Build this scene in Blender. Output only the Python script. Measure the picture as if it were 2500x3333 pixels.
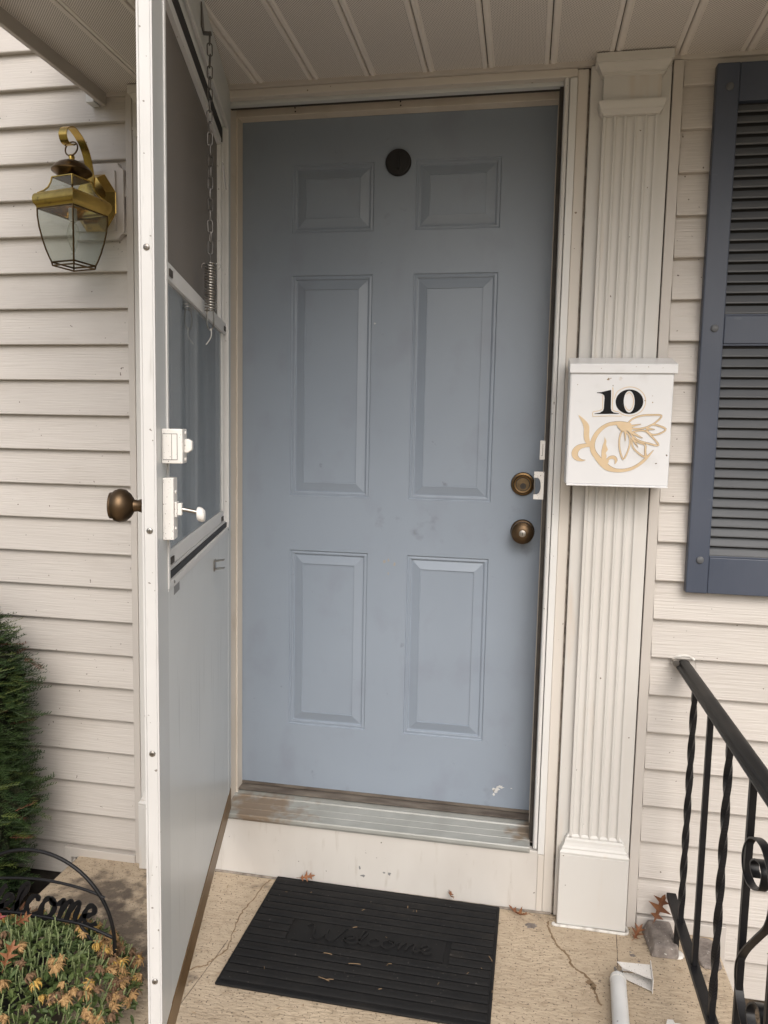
import bpy, math, random
from math import sin, cos, pi, radians
from mathutils import Vector, Matrix

# ---------------------------------------------------------------- scene, camera, sky, sun
scene = bpy.context.scene
COL = scene.collection
for o in list(bpy.data.objects):
    bpy.data.objects.remove(o)

YAW, PITCH, ROLL = 0.1805, 0.102, 0.020
cam_d = bpy.data.cameras.new("camera")
cam = bpy.data.objects.new("camera", cam_d)
COL.objects.link(cam)
cam_d.sensor_fit = 'VERTICAL'
cam_d.sensor_height = 24.0
cam_d.lens = 24.0 * 2471.5 / 3333.0
cam_d.clip_start = 0.05
cam_d.clip_end = 3000.0
fw = Vector((-sin(YAW) * cos(PITCH), cos(YAW) * cos(PITCH), -sin(PITCH)))
rt = Vector((cos(YAW), sin(YAW), 0.0))
up = rt.cross(fw)
r2 = rt * cos(ROLL) + up * sin(ROLL)
u2 = up * cos(ROLL) - rt * sin(ROLL)
mw = Matrix((r2, u2, -fw)).transposed().to_4x4()
mw.translation = Vector((0.8395, -2.0552, 1.1194))
cam.matrix_world = mw
scene.camera = cam

SUN_EL, SUN_AZ = 42.0, -19.0         # azimuth: degrees to the left of straight behind the camera (negative: right)
world = bpy.data.worlds.new("World")
scene.world = world
world.use_nodes = True
wn = world.node_tree
bgn = wn.nodes["Background"]
sky = wn.nodes.new("ShaderNodeTexSky")
sky.sky_type = 'NISHITA'
sky.sun_disc = False
sky.sun_elevation = radians(SUN_EL)
sky.sun_rotation = radians(180.0 + SUN_AZ)
sky.air_density = 1.0
sky.dust_density = 6.0
hs = wn.nodes.new("ShaderNodeHueSaturation")
hs.inputs["Saturation"].default_value = 0.55     # overcast: the blue is mostly washed out
wn.links.new(sky.outputs[0], hs.inputs["Color"])
wn.links.new(hs.outputs[0], bgn.inputs["Color"])
bgn.inputs["Strength"].default_value = 0.15

sun_d = bpy.data.lights.new("sun", 'SUN')
sun = bpy.data.objects.new("sun", sun_d)
COL.objects.link(sun)
sun_d.energy = 0.72
sun_d.angle = radians(50.0)
sun_d.color = (0.95, 0.975, 1.0)
a = radians(SUN_AZ)
sdir = Vector((-sin(a) * cos(radians(SUN_EL)), -cos(a) * cos(radians(SUN_EL)), sin(radians(SUN_EL))))
sun.rotation_euler = sdir.to_track_quat('Z', 'Y').to_euler()
sun.location = (-2.0, -6.0, 8.0)

scene.render.engine = 'CYCLES'
scene.view_settings.view_transform = 'Standard'
scene.view_settings.look = 'None'
scene.view_settings.gamma = 1.0
scene.view_settings.use_curve_mapping = False
scene.view_settings.exposure = 0.22

rnd = random.Random(11)

# ---------------------------------------------------------------- materials
def mat(name, col, rough=0.5, metal=0.0, c2=None, ns=8.0, nst=(1, 1, 1), lo=0.35, hi=0.7,
        bump=0.0, bs=60.0, bst=(1, 1, 1), bdist=0.001, spot=None, rvar=0.0, spec=0.5, stain=None, bdet=4.0, roff=True):
    m = bpy.data.materials.new(name)
    m.use_nodes = True
    nt = m.node_tree
    b = nt.nodes["Principled BSDF"]
    b.inputs["Roughness"].default_value = rough
    b.inputs["Metallic"].default_value = metal
    b.inputs["Specular IOR Level"].default_value = spec
    tc = nt.nodes.new("ShaderNodeTexCoord")
    co = tc.outputs["Object"]
    if roff:                                    # every piece gets its own stretch of the pattern
        oi0 = nt.nodes.new("ShaderNodeObjectInfo")
        mu = nt.nodes.new("ShaderNodeMath")
        mu.operation = 'MULTIPLY'
        mu.inputs[1].default_value = 61.0
        nt.links.new(oi0.outputs["Random"], mu.inputs[0])
        av = nt.nodes.new("ShaderNodeVectorMath")
        nt.links.new(co, av.inputs[0])
        nt.links.new(mu.outputs[0], av.inputs[1])
        co = av.outputs[0]
    def noise(scale, st, det=4.0):
        mp = nt.nodes.new("ShaderNodeMapping")
        mp.inputs["Scale"].default_value = st
        nt.links.new(co, mp.inputs["Vector"])
        n = nt.nodes.new("ShaderNodeTexNoise")
        n.inputs["Scale"].default_value = scale
        n.inputs["Detail"].default_value = det
        nt.links.new(mp.outputs[0], n.inputs["Vector"])
        return n.outputs["Fac"]
    def ramp(src, lo, hi):
        r = nt.nodes.new("ShaderNodeMapRange")
        r.inputs["From Min"].default_value = lo
        r.inputs["From Max"].default_value = hi
        nt.links.new(src, r.inputs["Value"])
        return r.outputs[0]
    def mixc(fac, a_, b_):
        x = nt.nodes.new("ShaderNodeMix")
        x.data_type = 'RGBA'
        for i, v in ((6, a_), (7, b_)):
            if isinstance(v, tuple):
                x.inputs[i].default_value = (*v, 1.0)
            else:
                nt.links.new(v, x.inputs[i])
        nt.links.new(fac, x.inputs[0])
        return x.outputs[2]
    cur = tuple(col)
    if c2 is not None:
        cur = mixc(ramp(noise(ns, nst), lo, hi), cur, tuple(c2))
    if stain is not None:                       # (colour, scale, stretch, lo, hi)
        cur = mixc(ramp(noise(stain[1], stain[2], 8.0), stain[3], stain[4]), cur, tuple(stain[0]))
    if spot is not None:                        # (colour, scale, lo, hi)
        cur = mixc(ramp(noise(spot[1], (1, 1, 1), 1.0), spot[2], spot[3]), cur, tuple(spot[0]))
    if rvar > 0:
        oi = nt.nodes.new("ShaderNodeObjectInfo")
        h = nt.nodes.new("ShaderNodeHueSaturation")
        mr = nt.nodes.new("ShaderNodeMapRange")
        mr.inputs["To Min"].default_value = 1 - rvar
        mr.inputs["To Max"].default_value = 1 + rvar
        nt.links.new(oi.outputs["Random"], mr.inputs["Value"])
        nt.links.new(mr.outputs[0], h.inputs["Value"])
        if isinstance(cur, tuple):
            h.inputs["Color"].default_value = (*cur, 1)
        else:
            nt.links.new(cur, h.inputs["Color"])
        cur = h.outputs[0]
    if isinstance(cur, tuple):
        b.inputs["Base Color"].default_value = (*cur, 1.0)
    else:
        nt.links.new(cur, b.inputs["Base Color"])
    if bump > 0:
        bn = nt.nodes.new("ShaderNodeBump")
        bn.inputs["Strength"].default_value = bump
        bn.inputs["Distance"].default_value = bdist
        nt.links.new(noise(bs, bst, bdet), bn.inputs["Height"])
        nt.links.new(bn.outputs[0], b.inputs["Normal"])
    return m

M = {}
M['siding'] = mat('vinyl_siding', (.560, .522, .482), .42, c2=(.520, .482, .444), ns=3, nst=(1, 1, 5), bump=.8, bs=26, bst=(.35, 1, 9), bdist=.0020,
                  spot=((.13, .10, .08), 95, .775, .79), rvar=.03, bdet=6, stain=((.455, .415, .375), 5, (.8, 1, 2.5), .58, .85))
M['siding_trim'] = mat('vinyl_trim', (.55, .512, .472), .4, c2=(.515, .478, .442), ns=5, nst=(1, 1, .5))
M['block'] = mat('vinyl_block', (.64, .60, .57), .4, c2=(.60, .56, .53), ns=6)
M['cream'] = mat('cream_painted_trim', (.635, .595, .545), .45, c2=(.595, .55, .495), ns=5, nst=(1, 1, .35), bump=.2, bs=120, bdist=.0004,
                 spot=((.2, .15, .1), 90, .78, .80))
M['cream_mold'] = mat('cream_urethane', (.625, .612, .586), .5, c2=(.597, .575, .542), ns=4, nst=(1, 1, .3), bump=.15, bs=150, bdist=.0004,
                      spot=((.13, .09, .06), 80, .80, .81), stain=((.56, .47, .38), 9, (2.2, 2.2, .25), .62, .88))
M['riser'] = mat('cream_riser', (.615, .59, .555), .38, c2=(.56, .532, .497), ns=7, nst=(1, 1, .5), bump=.1, bs=60, bdist=.0005,
                 stain=((.46, .42, .37), 24, (2.0, 1, .4), .60, .85), spot=((.16, .14, .12), 85, .765, .785), roff=False)
M['jamb'] = mat('worn_tan_jamb', (.66, .60, .525), .55, c2=(.60, .535, .455), ns=14, nst=(1, 1, .3), bump=.3, bs=60, bdist=.0006,
                stain=((.36, .28, .20), 9, (1, 1, .6), .64, .88))
M['door'] = mat('blue_grey_door_paint', (.268, .314, .378), .38, c2=(.250, .294, .356), ns=3, bump=.25, bs=190, bdist=.0004,
                stain=((.232, .264, .322), 9, (1, 1, .7), .54, .80), roff=False)
M['black'] = mat('black_rubber', (.012, .011, .012), .6, bump=.3, bs=400)
M['gasket'] = mat('dark_weatherstrip', (.03, .025, .022), .7, c2=(.06, .05, .04), ns=30)
M['white_alu'] = mat('white_aluminium', (.70, .695, .68), .38, c2=(.66, .655, .64), ns=6, spot=((.25, .23, .21), 110, .765, .785), bump=.08, bs=90, bdist=.0004)
M['edge_white'] = mat('white_painted_edge', (.60, .595, .585), .4, c2=(.56, .555, .545), ns=8, spot=((.22, .20, .18), 120, .75, .77), stain=((.40, .39, .37), 14, (1, 6, .6), .62, .82))
M['grey_alu'] = mat('chalky_grey_white_panel', (.66, .68, .675), .30, c2=(.62, .64, .635), ns=3, stain=((.36, .375, .37), 34, (2.2, 2.2, .10), .61, .8), spot=((.2, .2, .19), 60, .78, .80), bump=.25, bs=5, bst=(1.5, 1, 1), bdist=.006, bdet=2)
M['stile'] = mat('grey_white_stile', (.60, .615, .61), .35, c2=(.56, .575, .57), ns=6)
M['brass_sweep'] = mat('bronze_sweep', (.22, .13, .052), .38, .35, c2=(.17, .10, .04), ns=9)
M['alu'] = mat('mill_aluminium', (.55, .55, .55), .3, .85, c2=(.36, .36, .35), ns=12, stain=((.16, .11, .07), 6, (.8, 1, 1), .56, .72))
M['sill'] = mat('dirty_aluminium_sill', (.37, .375, .355), .42, .1, c2=(.31, .315, .295), ns=16, bump=.1, bs=100, roff=False)
M['brass'] = mat('aged_brass', (.62, .43, .13), .22, 1.0, c2=(.32, .205, .065), ns=16, lo=.50, hi=.80, stain=((.12, .08, .04), 40, (1, 1, 1), .64, .76))
M['brass_dark'] = mat('tarnished_brass', (.16, .10, .045), .32, 1.0, c2=(.09, .06, .035), ns=20, lo=.4, hi=.7)
M['bronze'] = mat('antique_brass_knob', (.125, .082, .046), .40, .85, c2=(.08, .052, .030), ns=35, bump=.1, bs=200)
M['brass_face'] = mat('worn_brass_face', (.20, .135, .065), .5, .5, c2=(.12, .08, .04), ns=60)
M['nickel'] = mat('worn_steel', (.42, .41, .39), .32, 1.0, c2=(.25, .22, .19), ns=40)
M['chain'] = mat('dull_zinc_chain', (.20, .19, .18), .42, .8, c2=(.12, .11, .10), ns=60)
M['white_paint'] = mat('chipped_white_paint', (.76, .74, .71), .4, c2=(.70, .68, .65), ns=30, spot=((.20, .18, .16), 330, .70, .72), bump=.2, bs=300, bdist=.0004)
M['scuffed'] = mat('scuffed_white_tube', (.66, .665, .66), .36, c2=(.58, .585, .58), ns=14, stain=((.34, .32, .29), 30, (.5, 1, 1), .63, .80), spot=((.12, .11, .10), 150, .74, .76))
M['mailbox'] = mat('white_enamel', (.73, .735, .75), .25, c2=(.70, .705, .72), ns=6, spot=((.16, .13, .11), 90, .79, .80), stain=((.63, .625, .62), 12, (1, 1, 1), .60, .80), bump=.15, bs=9, bdist=.003, bdet=2)
M['ink'] = mat('black_vinyl_number', (.004, .004, .005), .6, spec=.2)
M['gold'] = mat('tan_gold_decal', (.66, .51, .33), .45, c2=(.60, .45, .28), ns=30)
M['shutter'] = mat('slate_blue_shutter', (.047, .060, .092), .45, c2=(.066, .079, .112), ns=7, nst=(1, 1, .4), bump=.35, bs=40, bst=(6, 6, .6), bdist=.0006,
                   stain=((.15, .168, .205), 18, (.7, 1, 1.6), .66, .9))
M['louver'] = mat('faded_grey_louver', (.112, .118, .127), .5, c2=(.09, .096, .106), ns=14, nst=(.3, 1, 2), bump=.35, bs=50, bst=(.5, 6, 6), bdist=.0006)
M['iron'] = mat('black_painted_iron', (.006, .006, .0075), .42, c2=(.011, .0105, .011), ns=40, bump=.35, bs=160, bdist=.0006, spec=.3)
M['iron_top'] = mat('worn_black_handrail', (.012, .0115, .0115), .5, c2=(.034, .030, .027), ns=26, nst=(1, .2, 1), lo=.5, hi=.8, bump=.4, bs=60, bst=(1, .3, 1), bdist=.0008, spec=.3)
M['rubber_mat'] = mat('black_rubber_mat', (.0065, .0065, .0072), .7, c2=(.011, .0105, .0105), ns=10, bump=.6, bs=520, bdist=.0007,
                      spot=((.10, .09, .08), 190, .76, .78), stain=((.026, .022, .018), 6, (1, 1, 1), .60, .85), spec=.3)
M['concrete'] = mat('broomed_concrete', (.50, .405, .295), .88, c2=(.42, .335, .24), ns=6, bump=1.0, bs=130, bst=(.40, 1, 1), bdist=.0036, bdet=9,
                    spot=((.13, .10, .072), 170, .63, .70), stain=((.33, .255, .175), 45, (.85, 1.1, 1), .50, .80), roff=False)
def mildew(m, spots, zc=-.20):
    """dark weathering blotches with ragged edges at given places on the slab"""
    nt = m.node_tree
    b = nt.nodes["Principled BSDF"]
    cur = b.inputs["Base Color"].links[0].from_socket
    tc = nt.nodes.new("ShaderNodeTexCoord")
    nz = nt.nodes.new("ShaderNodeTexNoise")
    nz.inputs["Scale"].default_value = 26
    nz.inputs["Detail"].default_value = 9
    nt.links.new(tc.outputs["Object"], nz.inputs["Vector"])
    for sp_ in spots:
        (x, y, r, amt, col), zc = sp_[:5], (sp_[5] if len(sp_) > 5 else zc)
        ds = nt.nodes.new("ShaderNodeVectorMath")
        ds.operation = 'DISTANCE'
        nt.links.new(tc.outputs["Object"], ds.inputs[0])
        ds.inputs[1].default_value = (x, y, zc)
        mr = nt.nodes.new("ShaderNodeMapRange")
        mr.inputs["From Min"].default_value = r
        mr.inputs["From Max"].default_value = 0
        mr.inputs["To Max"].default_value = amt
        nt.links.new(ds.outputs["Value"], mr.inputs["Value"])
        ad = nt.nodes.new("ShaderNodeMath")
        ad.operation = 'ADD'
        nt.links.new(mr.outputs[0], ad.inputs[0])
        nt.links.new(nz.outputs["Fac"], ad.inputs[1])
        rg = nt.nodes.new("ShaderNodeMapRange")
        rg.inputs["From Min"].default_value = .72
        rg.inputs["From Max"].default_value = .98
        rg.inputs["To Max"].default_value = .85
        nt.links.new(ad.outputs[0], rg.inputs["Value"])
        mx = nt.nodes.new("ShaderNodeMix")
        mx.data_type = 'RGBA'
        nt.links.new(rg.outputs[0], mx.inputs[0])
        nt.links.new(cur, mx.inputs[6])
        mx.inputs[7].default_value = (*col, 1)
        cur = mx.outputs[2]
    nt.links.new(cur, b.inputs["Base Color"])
SMUDGE = (.17, .19, .225)
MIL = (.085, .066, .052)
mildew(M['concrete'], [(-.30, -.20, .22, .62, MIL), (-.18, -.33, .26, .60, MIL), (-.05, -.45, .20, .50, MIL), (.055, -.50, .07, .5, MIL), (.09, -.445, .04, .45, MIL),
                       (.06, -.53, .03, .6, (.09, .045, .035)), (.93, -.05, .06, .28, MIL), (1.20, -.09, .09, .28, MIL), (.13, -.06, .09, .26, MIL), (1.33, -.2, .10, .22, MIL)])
mildew(M['sill'], [(-.34, -.02, .24, .55, (.22, .155, .10)), (.43, .0, .10, .55, (.20, .14, .085))], .03)
M['grime'] = mat('grimy_door_sweep', (.17, .145, .12), .8, c2=(.07, .055, .045), ns=30, nst=(.3, 1, 1))
DIRT = (.19, .135, .085)
M['filler'] = mat('crack_filler', (.25, .175, .105), .8, c2=(.17, .11, .06), ns=60, bump=.4, bs=200)
M['mildew'] = mat('dark_mildew', (.10, .075, .055), .9, c2=(.15, .115, .085), ns=30)
M['paver'] = mat('grey_concrete_paver', (.27, .235, .21), .92, c2=(.15, .125, .11), ns=45, bump=1.0, bs=150, bdist=.005, bdet=8, spot=((.5, .48, .45), 160, .70, .74))
M['soil'] = mat('mulch_ground', (.075, .055, .038), .95, c2=(.13, .095, .06), ns=20, bump=1, bs=60, bdist=.02)
M['lawn'] = mat('autumn_lawn', (.12, .125, .06), .95, c2=(.17, .14, .075), ns=.7, bump=.6, bs=30, bdist=.02)
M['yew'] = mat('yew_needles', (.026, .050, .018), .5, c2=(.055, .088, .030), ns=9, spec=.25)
M['yew_dark'] = mat('yew_core_shade', (.016, .026, .012), .8, c2=(.03, .028, .016), ns=60, bump=1.0, bs=90, bdist=.02, spec=.1)  # colour of the added core, darkened like the shaded inside of the bush
M['yew_tip'] = mat('yew_young_needles', (.10, .125, .030), .5, c2=(.06, .085, .024), ns=20, spec=.25)
M['bark'] = mat('yew_bark', (.06, .04, .028), .9, bump=.6, bs=80)
M['mum_leaf'] = mat('mum_leaf', (.062, .094, .028), .55, c2=(.11, .14, .046), ns=22, lo=.4, hi=.65, stain=((.035, .058, .02), 9, (1, 1, 1), .5, .65), spec=.3)
M['mum_stem'] = mat('mum_stem', (.24, .28, .13), .6, c2=(.15, .19, .08), ns=30)
M['dry1'] = mat('dried_petal_tan', (.42, .265, .115), .75, c2=(.28, .16, .065), ns=60)
M['dry2'] = mat('dried_petal_brown', (.19, .110, .058), .8, c2=(.12, .07, .038), ns=60)
M['dry3'] = mat('yellow_petal', (.55, .35, .085), .65, c2=(.40, .24, .065), ns=60)
M['oak'] = mat('dry_oak_leaf', (.25, .105, .042), .65, c2=(.16, .06, .028), ns=40, bump=.4, bs=150)
M['oak_red'] = mat('red_leaf', (.22, .030, .028), .5, c2=(.16, .035, .03), ns=40)
M['pot'] = mat('dark_plastic_pot', (.03, .028, .026), .5)
M['twig'] = mat('dry_twig', (.24, .16, .09), .8)
M['caulk'] = mat('dirty_caulk', (.30, .26, .215), .7, c2=(.09, .073, .06), ns=50, bump=.8, bs=90, bdist=.003)
M['sticker'] = mat('grey_sticker', (.22, .22, .22), .5)
M['caulk_white'] = mat('white_caulk', (.66, .64, .60), .6, c2=(.30, .26, .22), ns=60, lo=.5, hi=.8, bump=.8, bs=90, bdist=.003)

# perforated soffit vinyl: real vent holes a few mm across
def soffit_mat():
    m = mat('perforated_soffit', (.78, .735, .69), .5)
    nt = m.node_tree
    b = nt.nodes["Principled BSDF"]
    tc = nt.nodes.new("ShaderNodeTexCoord")
    sp = nt.nodes.new("ShaderNodeSeparateXYZ")
    nt.links.new(tc.outputs["Object"], sp.inputs[0])
    def mth(op, x, y=None):
        n = nt.nodes.new("ShaderNodeMath")
        n.operation = op
        for i, v in enumerate((x, y)):
            if v is None:
                continue
            if isinstance(v, (int, float)):
                n.inputs[i].default_value = v
            else:
                nt.links.new(v, n.inputs[i])
        return n.outputs[0]
    P = .0064
    u = mth('DIVIDE', sp.outputs[0], P)
    v = mth('DIVIDE', sp.outputs[1], P)
    def grid(du):
        fu = mth('SUBTRACT', mth('FRACT', mth('ADD', u, 1000.0 + du)), .5)
        fv = mth('SUBTRACT', mth('FRACT', mth('ADD', v, 1000.0 + du)), .5)
        d = mth('SQRT', mth('ADD', mth('MULTIPLY', fu, fu), mth('MULTIPLY', fv, fv)))
        return mth('LESS_THAN', d, .19)
    hole = mth('MAXIMUM', grid(0.0), grid(.5))
    # only the flat field is punched, the locks and ribs stay plain
    inside = mth('MULTIPLY', mth('GREATER_THAN', sp.outputs[0], .017), mth('LESS_THAN', sp.outputs[0], .139))
    hole = mth('MULTIPLY', hole, inside)
    mx = nt.nodes.new("ShaderNodeMix")
    mx.data_type = 'RGBA'
    mx.inputs[6].default_value = (.78, .735, .69, 1)
    mx.inputs[7].default_value = (.09, .078, .07, 1)
    nt.links.new(hole, mx.inputs[0])
    nt.links.new(mx.outputs[2], b.inputs["Base Color"])
    return m
M['soffit'] = soffit_mat()

def glass_mat(name, tint, ior=1.45, rough=0.0, dirt=0.0, dcol=(.4, .4, .38), reflection_runs=False):
    m = bpy.data.materials.new(name)
    m.use_nodes = True
    nt = m.node_tree
    nt.nodes.clear()
    out = nt.nodes.new("ShaderNodeOutputMaterial")
    ge = nt.nodes.new("ShaderNodeNewGeometry")
    dt = nt.nodes.new("ShaderNodeVectorMath")
    dt.operation = 'DOT_PRODUCT'
    nt.links.new(ge.outputs["Normal"], dt.inputs[0])
    nt.links.new(ge.outputs["Incoming"], dt.inputs[1])
    def mth(op, x, y=0.0):
        k = nt.nodes.new("ShaderNodeMath")
        k.operation = op
        for i, v in enumerate((x, y)):
            if isinstance(v, float):
                k.inputs[i].default_value = v
            else:
                nt.links.new(v, k.inputs[i])
        return k.outputs[0]
    # Schlick reflectance of thin glass, the same from both sides
    f5 = mth('POWER', mth('SUBTRACT', 1.0, mth('ABSOLUTE', dt.outputs["Value"])), 5.0)
    fres = mth('ADD', mth('MULTIPLY', f5, .92), .04)
    tr = nt.nodes.new("ShaderNodeBsdfTransparent")
    tr.inputs["Color"].default_value = (*tint, 1)
    gl = nt.nodes.new("ShaderNodeBsdfGlossy")
    gl.inputs["Roughness"].default_value = rough
    df = nt.nodes.new("ShaderNodeBsdfDiffuse")
    df.inputs["Color"].default_value = (*dcol, 1)
    m1 = nt.nodes.new("ShaderNodeMixShader")
    m1.inputs[0].default_value = dirt
    if reflection_runs:                                  # film varied in vertical runs that paint the door's blurred reflection
        tc = nt.nodes.new("ShaderNodeTexCoord")
        mp = nt.nodes.new("ShaderNodeMapping")
        mp.inputs["Scale"].default_value = (7.5, 1, .18)
        nz = nt.nodes.new("ShaderNodeTexNoise")
        nz.inputs["Scale"].default_value = 2.2
        nz.inputs["Detail"].default_value = 3
        nt.links.new(tc.outputs["Object"], mp.inputs["Vector"])
        nt.links.new(mp.outputs[0], nz.inputs["Vector"])
        mr = nt.nodes.new("ShaderNodeMapRange")
        mr.inputs["From Min"].default_value = .35
        mr.inputs["From Max"].default_value = .68
        mr.inputs["To Min"].default_value = dirt * .15
        mr.inputs["To Max"].default_value = dirt * 1.8
        nt.links.new(nz.outputs["Fac"], mr.inputs["Value"])
        nt.links.new(mr.outputs[0], m1.inputs[0])
    nt.links.new(tr.outputs[0], m1.inputs[1])
    nt.links.new(df.outputs[0], m1.inputs[2])
    m2 = nt.nodes.new("ShaderNodeMixShader")
    nt.links.new(fres, m2.inputs[0])
    nt.links.new(m1.outputs[0], m2.inputs[1])
    nt.links.new(gl.outputs[0], m2.inputs[2])
    nt.links.new(m2.outputs[0], out.inputs[0])
    return m
M['glass'] = glass_mat('storm_glass', (.80, .84, .84), dirt=.30, dcol=(.50, .53, .55), reflection_runs=True)
M['lamp_glass'] = glass_mat('lantern_glass', (.86, .89, .86), dirt=.10, dcol=(.45, .46, .42))

def screen_mat():
    m = bpy.data.materials.new('insect_screen')
    m.use_nodes = True
    nt = m.node_tree
    nt.nodes.clear()
    out = nt.nodes.new("ShaderNodeOutputMaterial")
    tr = nt.nodes.new("ShaderNodeBsdfTransparent")
    pb = nt.nodes.new("ShaderNodeBsdfPrincipled")
    pb.inputs["Base Color"].default_value = (.20, .18, .162, 1)
    pb.inputs["Roughness"].default_value = .55
    tc = nt.nodes.new("ShaderNodeTexCoord")
    wv = nt.nodes.new("ShaderNodeTexWave")
    wv.wave_type = 'BANDS'
    wv.bands_direction = 'Z'
    wv.inputs["Scale"].default_value = 90
    wv.inputs["Distortion"].default_value = 1.2
    nt.links.new(tc.outputs["Object"], wv.inputs["Vector"])
    mr = nt.nodes.new("ShaderNodeMapRange")
    mr.inputs["To Min"].default_value = .72
    mr.inputs["To Max"].default_value = .95
    nt.links.new(wv.outputs["Fac"], mr.inputs["Value"])
    mx = nt.nodes.new("ShaderNodeMixShader")
    nt.links.new(mr.outputs[0], mx.inputs[0])
    nt.links.new(tr.outputs[0], mx.inputs[1])
    nt.links.new(pb.outputs[0], mx.inputs[2])
    nt.links.new(mx.outputs[0], out.inputs[0])
    return m
M['screen'] = screen_mat()

# ---------------------------------------------------------------- mesh helpers
class MB:
    def __init__(s):
        s.v, s.f = [], []
    def add(s, vs, fs):
        n = len(s.v)
        s.v += [tuple(p) for p in vs]
        s.f += [tuple(i + n for i in f) for f in fs]
        return s
    def box(s, x0, x1, y0, y1, z0, z1):
        return s.add([(x0, y0, z0), (x1, y0, z0), (x1, y1, z0), (x0, y1, z0), (x0, y0, z1), (x1, y0, z1), (x1, y1, z1), (x0, y1, z1)],
                     [(0, 3, 2, 1), (4, 5, 6, 7), (0, 1, 5, 4), (1, 2, 6, 5), (2, 3, 7, 6), (3, 0, 4, 7)])
    def prism(s, poly, ax, a, b):
        """extrude a 2D polygon along an axis (x: poly=(y,z); y: poly=(x,z); z: poly=(x,y))"""
        def P(p, t):
            return {'x': (t, p[0], p[1]), 'y': (p[0], t, p[1]), 'z': (p[0], p[1], t)}[ax]
        n = len(poly)
        fs = [tuple(range(n))[::-1], tuple(range(n, 2 * n))] + [(i, (i + 1) % n, n + (i + 1) % n, n + i) for i in range(n)]
        return s.add([P(p, a) for p in poly] + [P(p, b) for p in poly], fs)
    def tube(s, pts, r, n=8, closed=False, sx=1.0):
        pts = [Vector(p) for p in pts]
        m = len(pts)
        rs = r if isinstance(r, (list, tuple)) else [r] * m
        vs, fs = [], []
        ref = None
        for i, p in enumerate(pts):
            a_ = pts[(i - 1) % m] if (closed or i > 0) else pts[i]
            b_ = pts[(i + 1) % m] if (closed or i < m - 1) else pts[i]
            t = (b_ - a_).normalized()
            if ref is None:
                ref = Vector((0, 0, 1)) if abs(t.z) < .9 else Vector((1, 0, 0))
            x = (ref - t * ref.dot(t)).normalized()
            y = t.cross(x)
            ref = x
            for k in range(n):
                w = 2 * pi * k / n
                vs.append(p + x * cos(w) * rs[i] + y * sin(w) * rs[i] * sx)
        for i in range(m if closed else m - 1):
            j = (i + 1) % m
            for k in range(n):
                fs.append((i * n + k, i * n + (k + 1) % n, j * n + (k + 1) % n, j * n + k))
        if not closed:
            fs += [tuple(range(n))[::-1], tuple(range((m - 1) * n, m * n))]
        return s.add(vs, fs)
    def lathe(s, prof, n=24, c=(0, 0, 0), ax='z'):
        """prof: list of (radius, height) along the axis"""
        vs, fs = [], []
        for r, h in prof:
            for k in range(n):
                w = 2 * pi * k / n
                x, y = r * cos(w), r * sin(w)
                p = {'z': (x, y, h), 'y': (x, h, y), 'x': (h, x, y)}[ax]
                vs.append((p[0] + c[0], p[1] + c[1], p[2] + c[2]))
        for i in range(len(prof) - 1):
            for k in range(n):
                fs.append((i * n + k, i * n + (k + 1) % n, (i + 1) * n + (k + 1) % n, (i + 1) * n + k))
        fs += [tuple(range(n))[::-1], tuple(range((len(prof) - 1) * n, len(prof) * n))]
        return s.add(vs, fs)
    def ribbon(s, pts, ws, P, t0, t1):
        """flat stroke in a plane: 2D points, half-widths; P(u,v,t) maps to 3D"""
        n = len(pts)
        L, R = [], []
        for i in range(n):
            a_ = pts[max(i - 1, 0)]
            b_ = pts[min(i + 1, n - 1)]
            dx, dy = b_[0] - a_[0], b_[1] - a_[1]
            l = math.hypot(dx, dy) or 1
            w = ws[i] if isinstance(ws, (list, tuple)) else ws
            L.append((pts[i][0] - dy / l * w, pts[i][1] + dx / l * w))
            R.append((pts[i][0] + dy / l * w, pts[i][1] - dx / l * w))
        vs = [P(u, v, t1) for u, v in L] + [P(u, v, t1) for u, v in R] + [P(u, v, t0) for u, v in L] + [P(u, v, t0) for u, v in R]
        fs = []
        for i in range(n - 1):
            fs += [(i, n + i, n + i + 1, i + 1), (2 * n + i, 2 * n + i + 1, 3 * n + i + 1, 3 * n + i),
                   (i, i + 1, 2 * n + i + 1, 2 * n + i), (n + i, 3 * n + i, 3 * n + i + 1, n + i + 1)]
        fs += [(0, 2 * n, 3 * n, n), (n - 1, 2 * n - 1, 4 * n - 1, 3 * n - 1)]
        return s.add(vs, fs)
    def mesh(s, name, smooth=None):
        me = bpy.data.meshes.new(name)
        me.from_pydata(s.v, [], s.f)
        me.update()
        if smooth is not None:
            me.shade_smooth()
            me.set_sharp_from_angle(angle=radians(smooth))
        return me
    def obj(s, name, m, parent=None, loc=(0, 0, 0), smooth=None, bevel=0, rot=None):
        me = s.mesh(name, smooth)
        return link(name, me, m, parent, loc, bevel, rot)

def link(name, me, m=None, parent=None, loc=(0, 0, 0), bevel=0, rot=None):
    o = bpy.data.objects.new(name, me)
    COL.objects.link(o)
    if m is not None and not me.materials:
        me.materials.append(M[m] if isinstance(m, str) else m)
    o.parent = parent
    o.location = loc
    if rot:
        o.rotation_euler = rot
    if bevel:
        bv = o.modifiers.new("bevel", 'BEVEL')
        bv.width = bevel
        bv.segments = 2
        bv.limit_method = 'ANGLE'
        bv.angle_limit = radians(40)
    return o

def thing(name, label, cat, loc=(0, 0, 0), rotz=0.0, group=None):
    o = bpy.data.objects.new(name, None)
    o.empty_display_size = .05
    COL.objects.link(o)
    o.location = loc
    o.rotation_euler = (0, 0, rotz)
    o['label'] = label
    o['category'] = cat
    if group:
        o['group'] = group
    return o

def tag(o, label, cat, group=None):
    o['label'] = label
    o['category'] = cat
    if group:
        o['group'] = group
    return o

def struct(o):
    o['kind'] = 'structure'
    return o

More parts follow.
